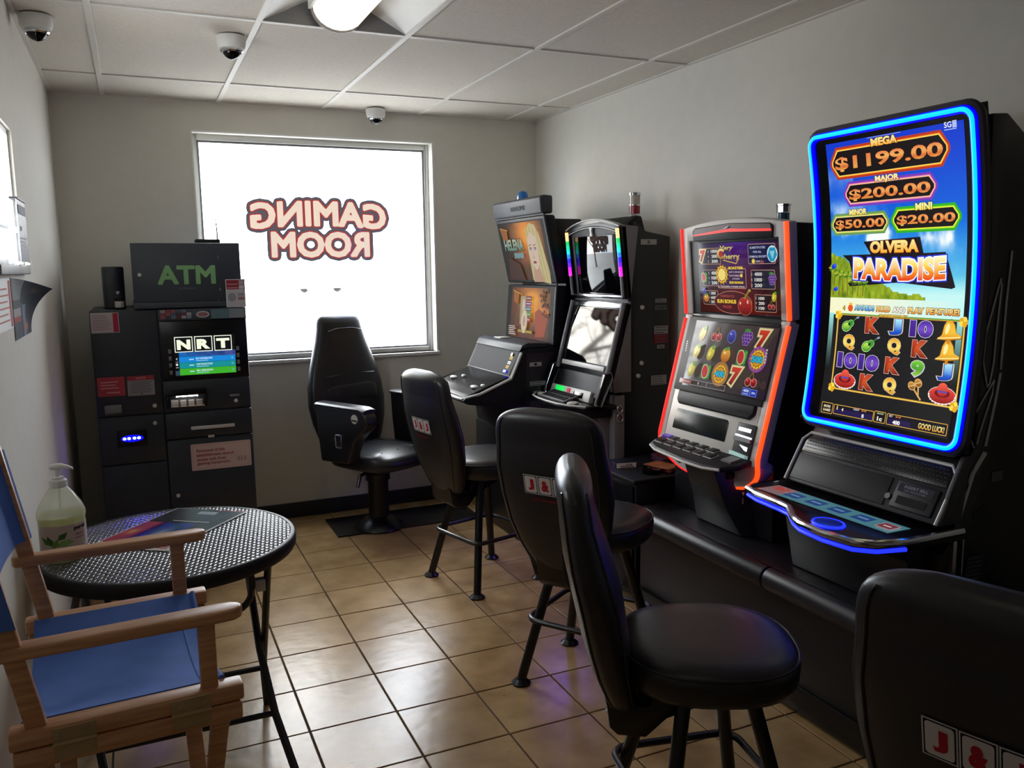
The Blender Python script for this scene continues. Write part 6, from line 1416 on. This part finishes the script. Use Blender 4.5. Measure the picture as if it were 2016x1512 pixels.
# canvas
N1, N2 = 10, 18; rings = []
def sling(u, v):
    y = (u*2-1)*.252; x = -.185+.355*v; sag = .050*(1-(u*2-1)**2)
    return (x, y, .764-sag*(.85+.15*math.cos(v*5)))
top = [[sling(j/N2, i/N1) for j in range(N2+1)] for i in range(N1+1)]
b = MB(); W_ = N2+1
vs = [p_ for r_ in top for p_ in r_]+[(p_[0], p_[1], p_[2]-.004) for r_ in top for p_ in r_]; o_ = len(top)*W_; fs = []
for i in range(N1):
    for j in range(N2):
        a = i*W_+j; fs += [(a, a+1, a+W_+1, a+W_), (o_+a, o_+a+W_, o_+a+W_+1, o_+a+1)]
for i in range(N1): a = i*W_; fs += [(a, a+W_, o_+a+W_, o_+a), (a+N2, o_+a+N2, o_+a+W_+N2, a+W_+N2)]
for j in range(N2): a = N1*W_+j; fs += [(j, o_+j, o_+j+1, j+1), (a, a+1, o_+a+1, o_+a)]
b.add(vs, fs); dc.part('seat_canvas', b, m_canvas, smooth=1.2, label='blue canvas sling seat')
dc.part('seat_hem', MB().tube([sling(j/N2, .985) for j in range(N2+1)], .006, 8).tube([sling(j/N2, .88) for j in range(N2+1)], .0022, 6), m_canvas)
bk = []
zz_ = [.955, .958, 1.02, 1.08, 1.14, 1.168, 1.171]
for i, z in enumerate(zz_):
    xb = -.158-.182*(z-.75); rr = []
    th = .012
    for k in range(25): y = -.292+.584*k/24; rr.append((xb-.028*(1-(y/.292)**2)+(.020 if abs(y) > .25 else 0), y, z))
    for k in range(24, -1, -1): y = -.292+.584*k/24; rr.append((xb-.028*(1-(y/.292)**2)-(.022 if abs(y) > .25 else .005), y, z))
    bk.append(rr)
dc.part('back_canvas', MB().loft(bk), m_canvas, smooth=1.0, label='blue canvas back')

# ================================================================== LEFT WALL PAPERS
nz = Thing('wall_notice', 'white wall notice with red ruled lines and a red edge, under the side window', 'notice', (XL+.002, 2.90, 1.41))
nz.part('sheet', MB().box(XL+.0005, XL+.002, 2.70, 3.045, 1.405, 1.558), m_white)
p = Print()
wsf = plane_surf((XL+.002, 0, 0), (0, 1, 0), (0, 0, 1))
p.rect(2.99, 3.03, 1.410, 1.552, '#b8444a')
for k in range(6): p.rect(2.72, 2.97-.03*(k % 2), 1.43+k*.019, 1.435+k*.019, '#c88078')
p.build('print', wsf, m_print, nz.e, nz.off, base=.0003)
bc = Thing('brochure', 'dark brochure stuck on the left wall with its corner curling outward', 'brochure', (XL+.002, 3.28, 1.36))
def bro(a, b, d):
    u, v = (a-3.06)/.45, (b-1.36)/.20; w_ = min(max((u*.9+v-.95)/.95, 0), 1)
    return np.array([XL+.002+.078*w_**1.8+d, a+.045*w_**2, b-.045*w_**2])
b = MB(); n = 16
P1 = [tuple(bro(3.06+.45*i/n, 1.36+.20*j/n, 0)) for j in range(n+1) for i in range(n+1)]; P2 = [tuple(bro(3.06+.45*i/n, 1.36+.20*j/n, -.0006)) for j in range(n+1) for i in range(n+1)]
fs = []
for j in range(n):
    for i in range(n): a = j*(n+1)+i; k = (n+1)**2; fs += [(a, a+1, a+n+2, a+n+1), (k+a, k+a+n+1, k+a+n+2, k+a+1)]
b.add(P1+P2, fs); bc.part('sheet', b, m_white, smooth=1.2)
p = Print(); hh, ww = 22, 48; yy, xx = np.mgrid[0:hh, 0:ww]; u = xx/(ww-1); v = 1-yy/(hh-1); nn = vnoise(ww, hh, 6, 31)
im = np.zeros((hh, ww, 3)); im[:] = (.10, .11, .15); im += (nn-.5)[..., None]*.10
L_ = u < .42
im[L_ & (v > .62)] = (.46, .47, .48); im[L_ & (v <= .62) & (v > .52)] = (.22, .25, .27); im[L_ & (v <= .52) & (v > .36)] = (.62, .60, .60); im[L_ & (v <= .36) & (v > .26)] = (.62, .24, .22); im[L_ & (v <= .26)] = (.24, .26, .30)
im[(u > .5) & (u < .68) & (v < .55)] = (.38, .46, .56); sp = np.exp(-(((u-.7)/.10)**2+((v-.13)/.10)**2)); im = im*(1-sp[..., None])+np.array([.80, .40, .26])*sp[..., None]
sp = np.exp(-(((u-.75)/.10)**2+((v-.85)/.05)**2))*.5; im = im*(1-sp[..., None])+np.array([.55, .33, .24])*sp[..., None]
p.raster(3.062, 3.508, 1.361, 1.559, np.clip(im, 0, 1)); p.build('print', bro, m_print, bc.e, bc.off, base=.0006)
hs_ = Thing('hanging_sheet', 'pale blue sheet clipped over the lower corner of the side window', 'paper', (XL+.01, 3.32, 1.607))
hs_.part('sheet', MB().box(XL+.022, XL+.024, 3.20, 3.44, 1.612, 1.816), M('pale_blue_sheet', '#a4a9b6', .35, var=.25, scale=26))
p = Print()
for k in range(5): p.rect(3.23, 3.40-.03*(k % 2), 1.64+k*.012, 1.645+k*.012, '#c4c8d0')
p.rect(3.25, 3.29, 1.715, 1.73, '#d0d2d8'); p.rect(3.22, 3.42, 1.77, 1.80, '#8f96a8')
p.build('print', plane_surf((XL+.024, 0, 0), (0, 1, 0), (0, 0, 1)), m_print, hs_.e, hs_.off, base=.0003)
hs_.part('top_clip', MB().box(XL+.004, XL+.028, 3.20, 3.44, 1.816, 1.822), m_black)
for y in (3.22, 3.42): hs_.part('bracket', MB().box(XL, XL+.03, y-.015, y+.015, 1.600, 1.612), m_white, bevel=.002)

# ================================================================== OUTSIDE THE WINDOW
m_carglass = M('car_glass', '#5f666c', .1, spec=.5); m_tyre = M('tyre_rubber', '#5a5a58', .8)
def car(name, lab, x, y, rz, col):
    t = Thing(name, lab, 'car', (x, y, -.2), rz, group='cars parked far outside the window', local=True)
    m_c = M('car_paint_'+name+str(int(x*10)), col, .3, var=.03)
    bodyp = [(-2.15, .32), (2.15, .32), (2.2, .55), (2.1, .78), (1.1, .92), (-1.7, .95), (-2.15, .85), (-2.2, .5)]
    t.part('body', MB().prism(bodyp, 'y', -.85, .85), m_c, bevel=.08, seg=3)
    cb_ = [(-1.5, .93), (1.0, .91), (.35, 1.42), (-.2, 1.48), (-1.0, 1.45)]
    t.part('roof', MB().prism(cb_, 'y', -.72, .72), m_c, bevel=.06, seg=3)
    for sy in (-1, 1): t.part('side_window', MB().prism([(-1.3, .97), (.8, .96), (.3, 1.36), (-.15, 1.40), (-.95, 1.38)], 'y', sy*.725-.005, sy*.725+.005), m_carglass)
    for x_ in (-1.35, 1.35):
        for sy in (-1, 1): t.part('wheel', MB().tube([(x_, sy*.70, .32), (x_, sy*.87, .32)], .32, 20), m_tyre)
car('car', 'silver car parked far off, seen low right through the window glass', 13.6, 66, .15, '#c9ccd2')
car('car', 'white car parked far off, seen low in the middle of the window', 8.0, 72, -.1, '#e2e2e2')
car('car', 'pale grey car far off at the left, under the window lettering', 4.8, 76, .05, '#d4d0cc')
def bare_tree(x, y, h):
    t = Thing('bare_tree', 'bare leafless tree outside, mirrored in the blank slot machine screen', 'tree', (x, y, -.2), local=True)
    rs = random.Random(5); tr_ = MB(); br_ = MB()
    tr_.tube([(0, 0, 0), (.05, .02, h*.15), (.0, .1, h*.30), (.15, .1, h*.45)], [.26, .21, .17, .12], 10)
    def grow(p0, d, ln, r, lev):
        p0 = Vector(p0); pts = [p0]; d = Vector(d).normalized()
        for k in range(3): d = (d+Vector((rs.gauss(0, .16), rs.gauss(0, .16), rs.gauss(.05, .10)))).normalized(); pts.append(pts[-1]+d*ln/3)
        br_.tube(pts, [r, r*.85, r*.7, r*.5], 5)
        if lev < 4:
            for k in range(3):
                q = pts[rs.choice((1, 2, 3))]; dd = (d+Vector((rs.gauss(0, .6), rs.gauss(0, .6), rs.gauss(.1, .3)))).normalized(); grow(q, dd, ln*.68, r*.55, lev+1)
    for k in range(6):
        a = k*1.05; grow((.05, .08, h*(.26+.03*k)), (math.cos(a), math.sin(a), .7), h*.30, .09, 0)
    m_b = M('grey_bark', '#5c544c', .9, var=.2)
    t.part('trunk', tr_, m_b); t.part('branches', br_, m_b)
bare_tree(-5.2, 17.5, 7.5)


# small blue lamp of machine 2 under its deck, shining on the floor
lp = bpy.data.lights.new('under_deck_lamp', 'AREA'); lp.shape = 'RECTANGLE'; lp.size = .05; lp.size_y = .4; lp.energy = 1.3; lp.color = (.30, .14, 1.0)
lo = bpy.data.objects.new('under_deck_lamp', lp); COL.objects.link(lo); lo.location = (2.04, 3.89, .785); lo.rotation_euler = (0, math.radians(8), 0)

o = tree_copy(tr.e); o.location = (tr.e.location.x-.61, tr.e.location.y-2*1.22, H)  # added fill light: copy of the troffer, out of view over the camera
tag(o, 'unseen troffer added as fill light, over the spot the picture is taken from', 'ceiling light')
for ch in list(ce.e.children):
    if ch.name.startswith('ceiling_panel'):
        xm = sum(v[0] for v in ch.bound_box)/8; ym = sum(v[1] for v in ch.bound_box)/8
        if cx[1] < xm < cx[2] and -.09 < ym < 1.13: bpy.data.objects.remove(ch)
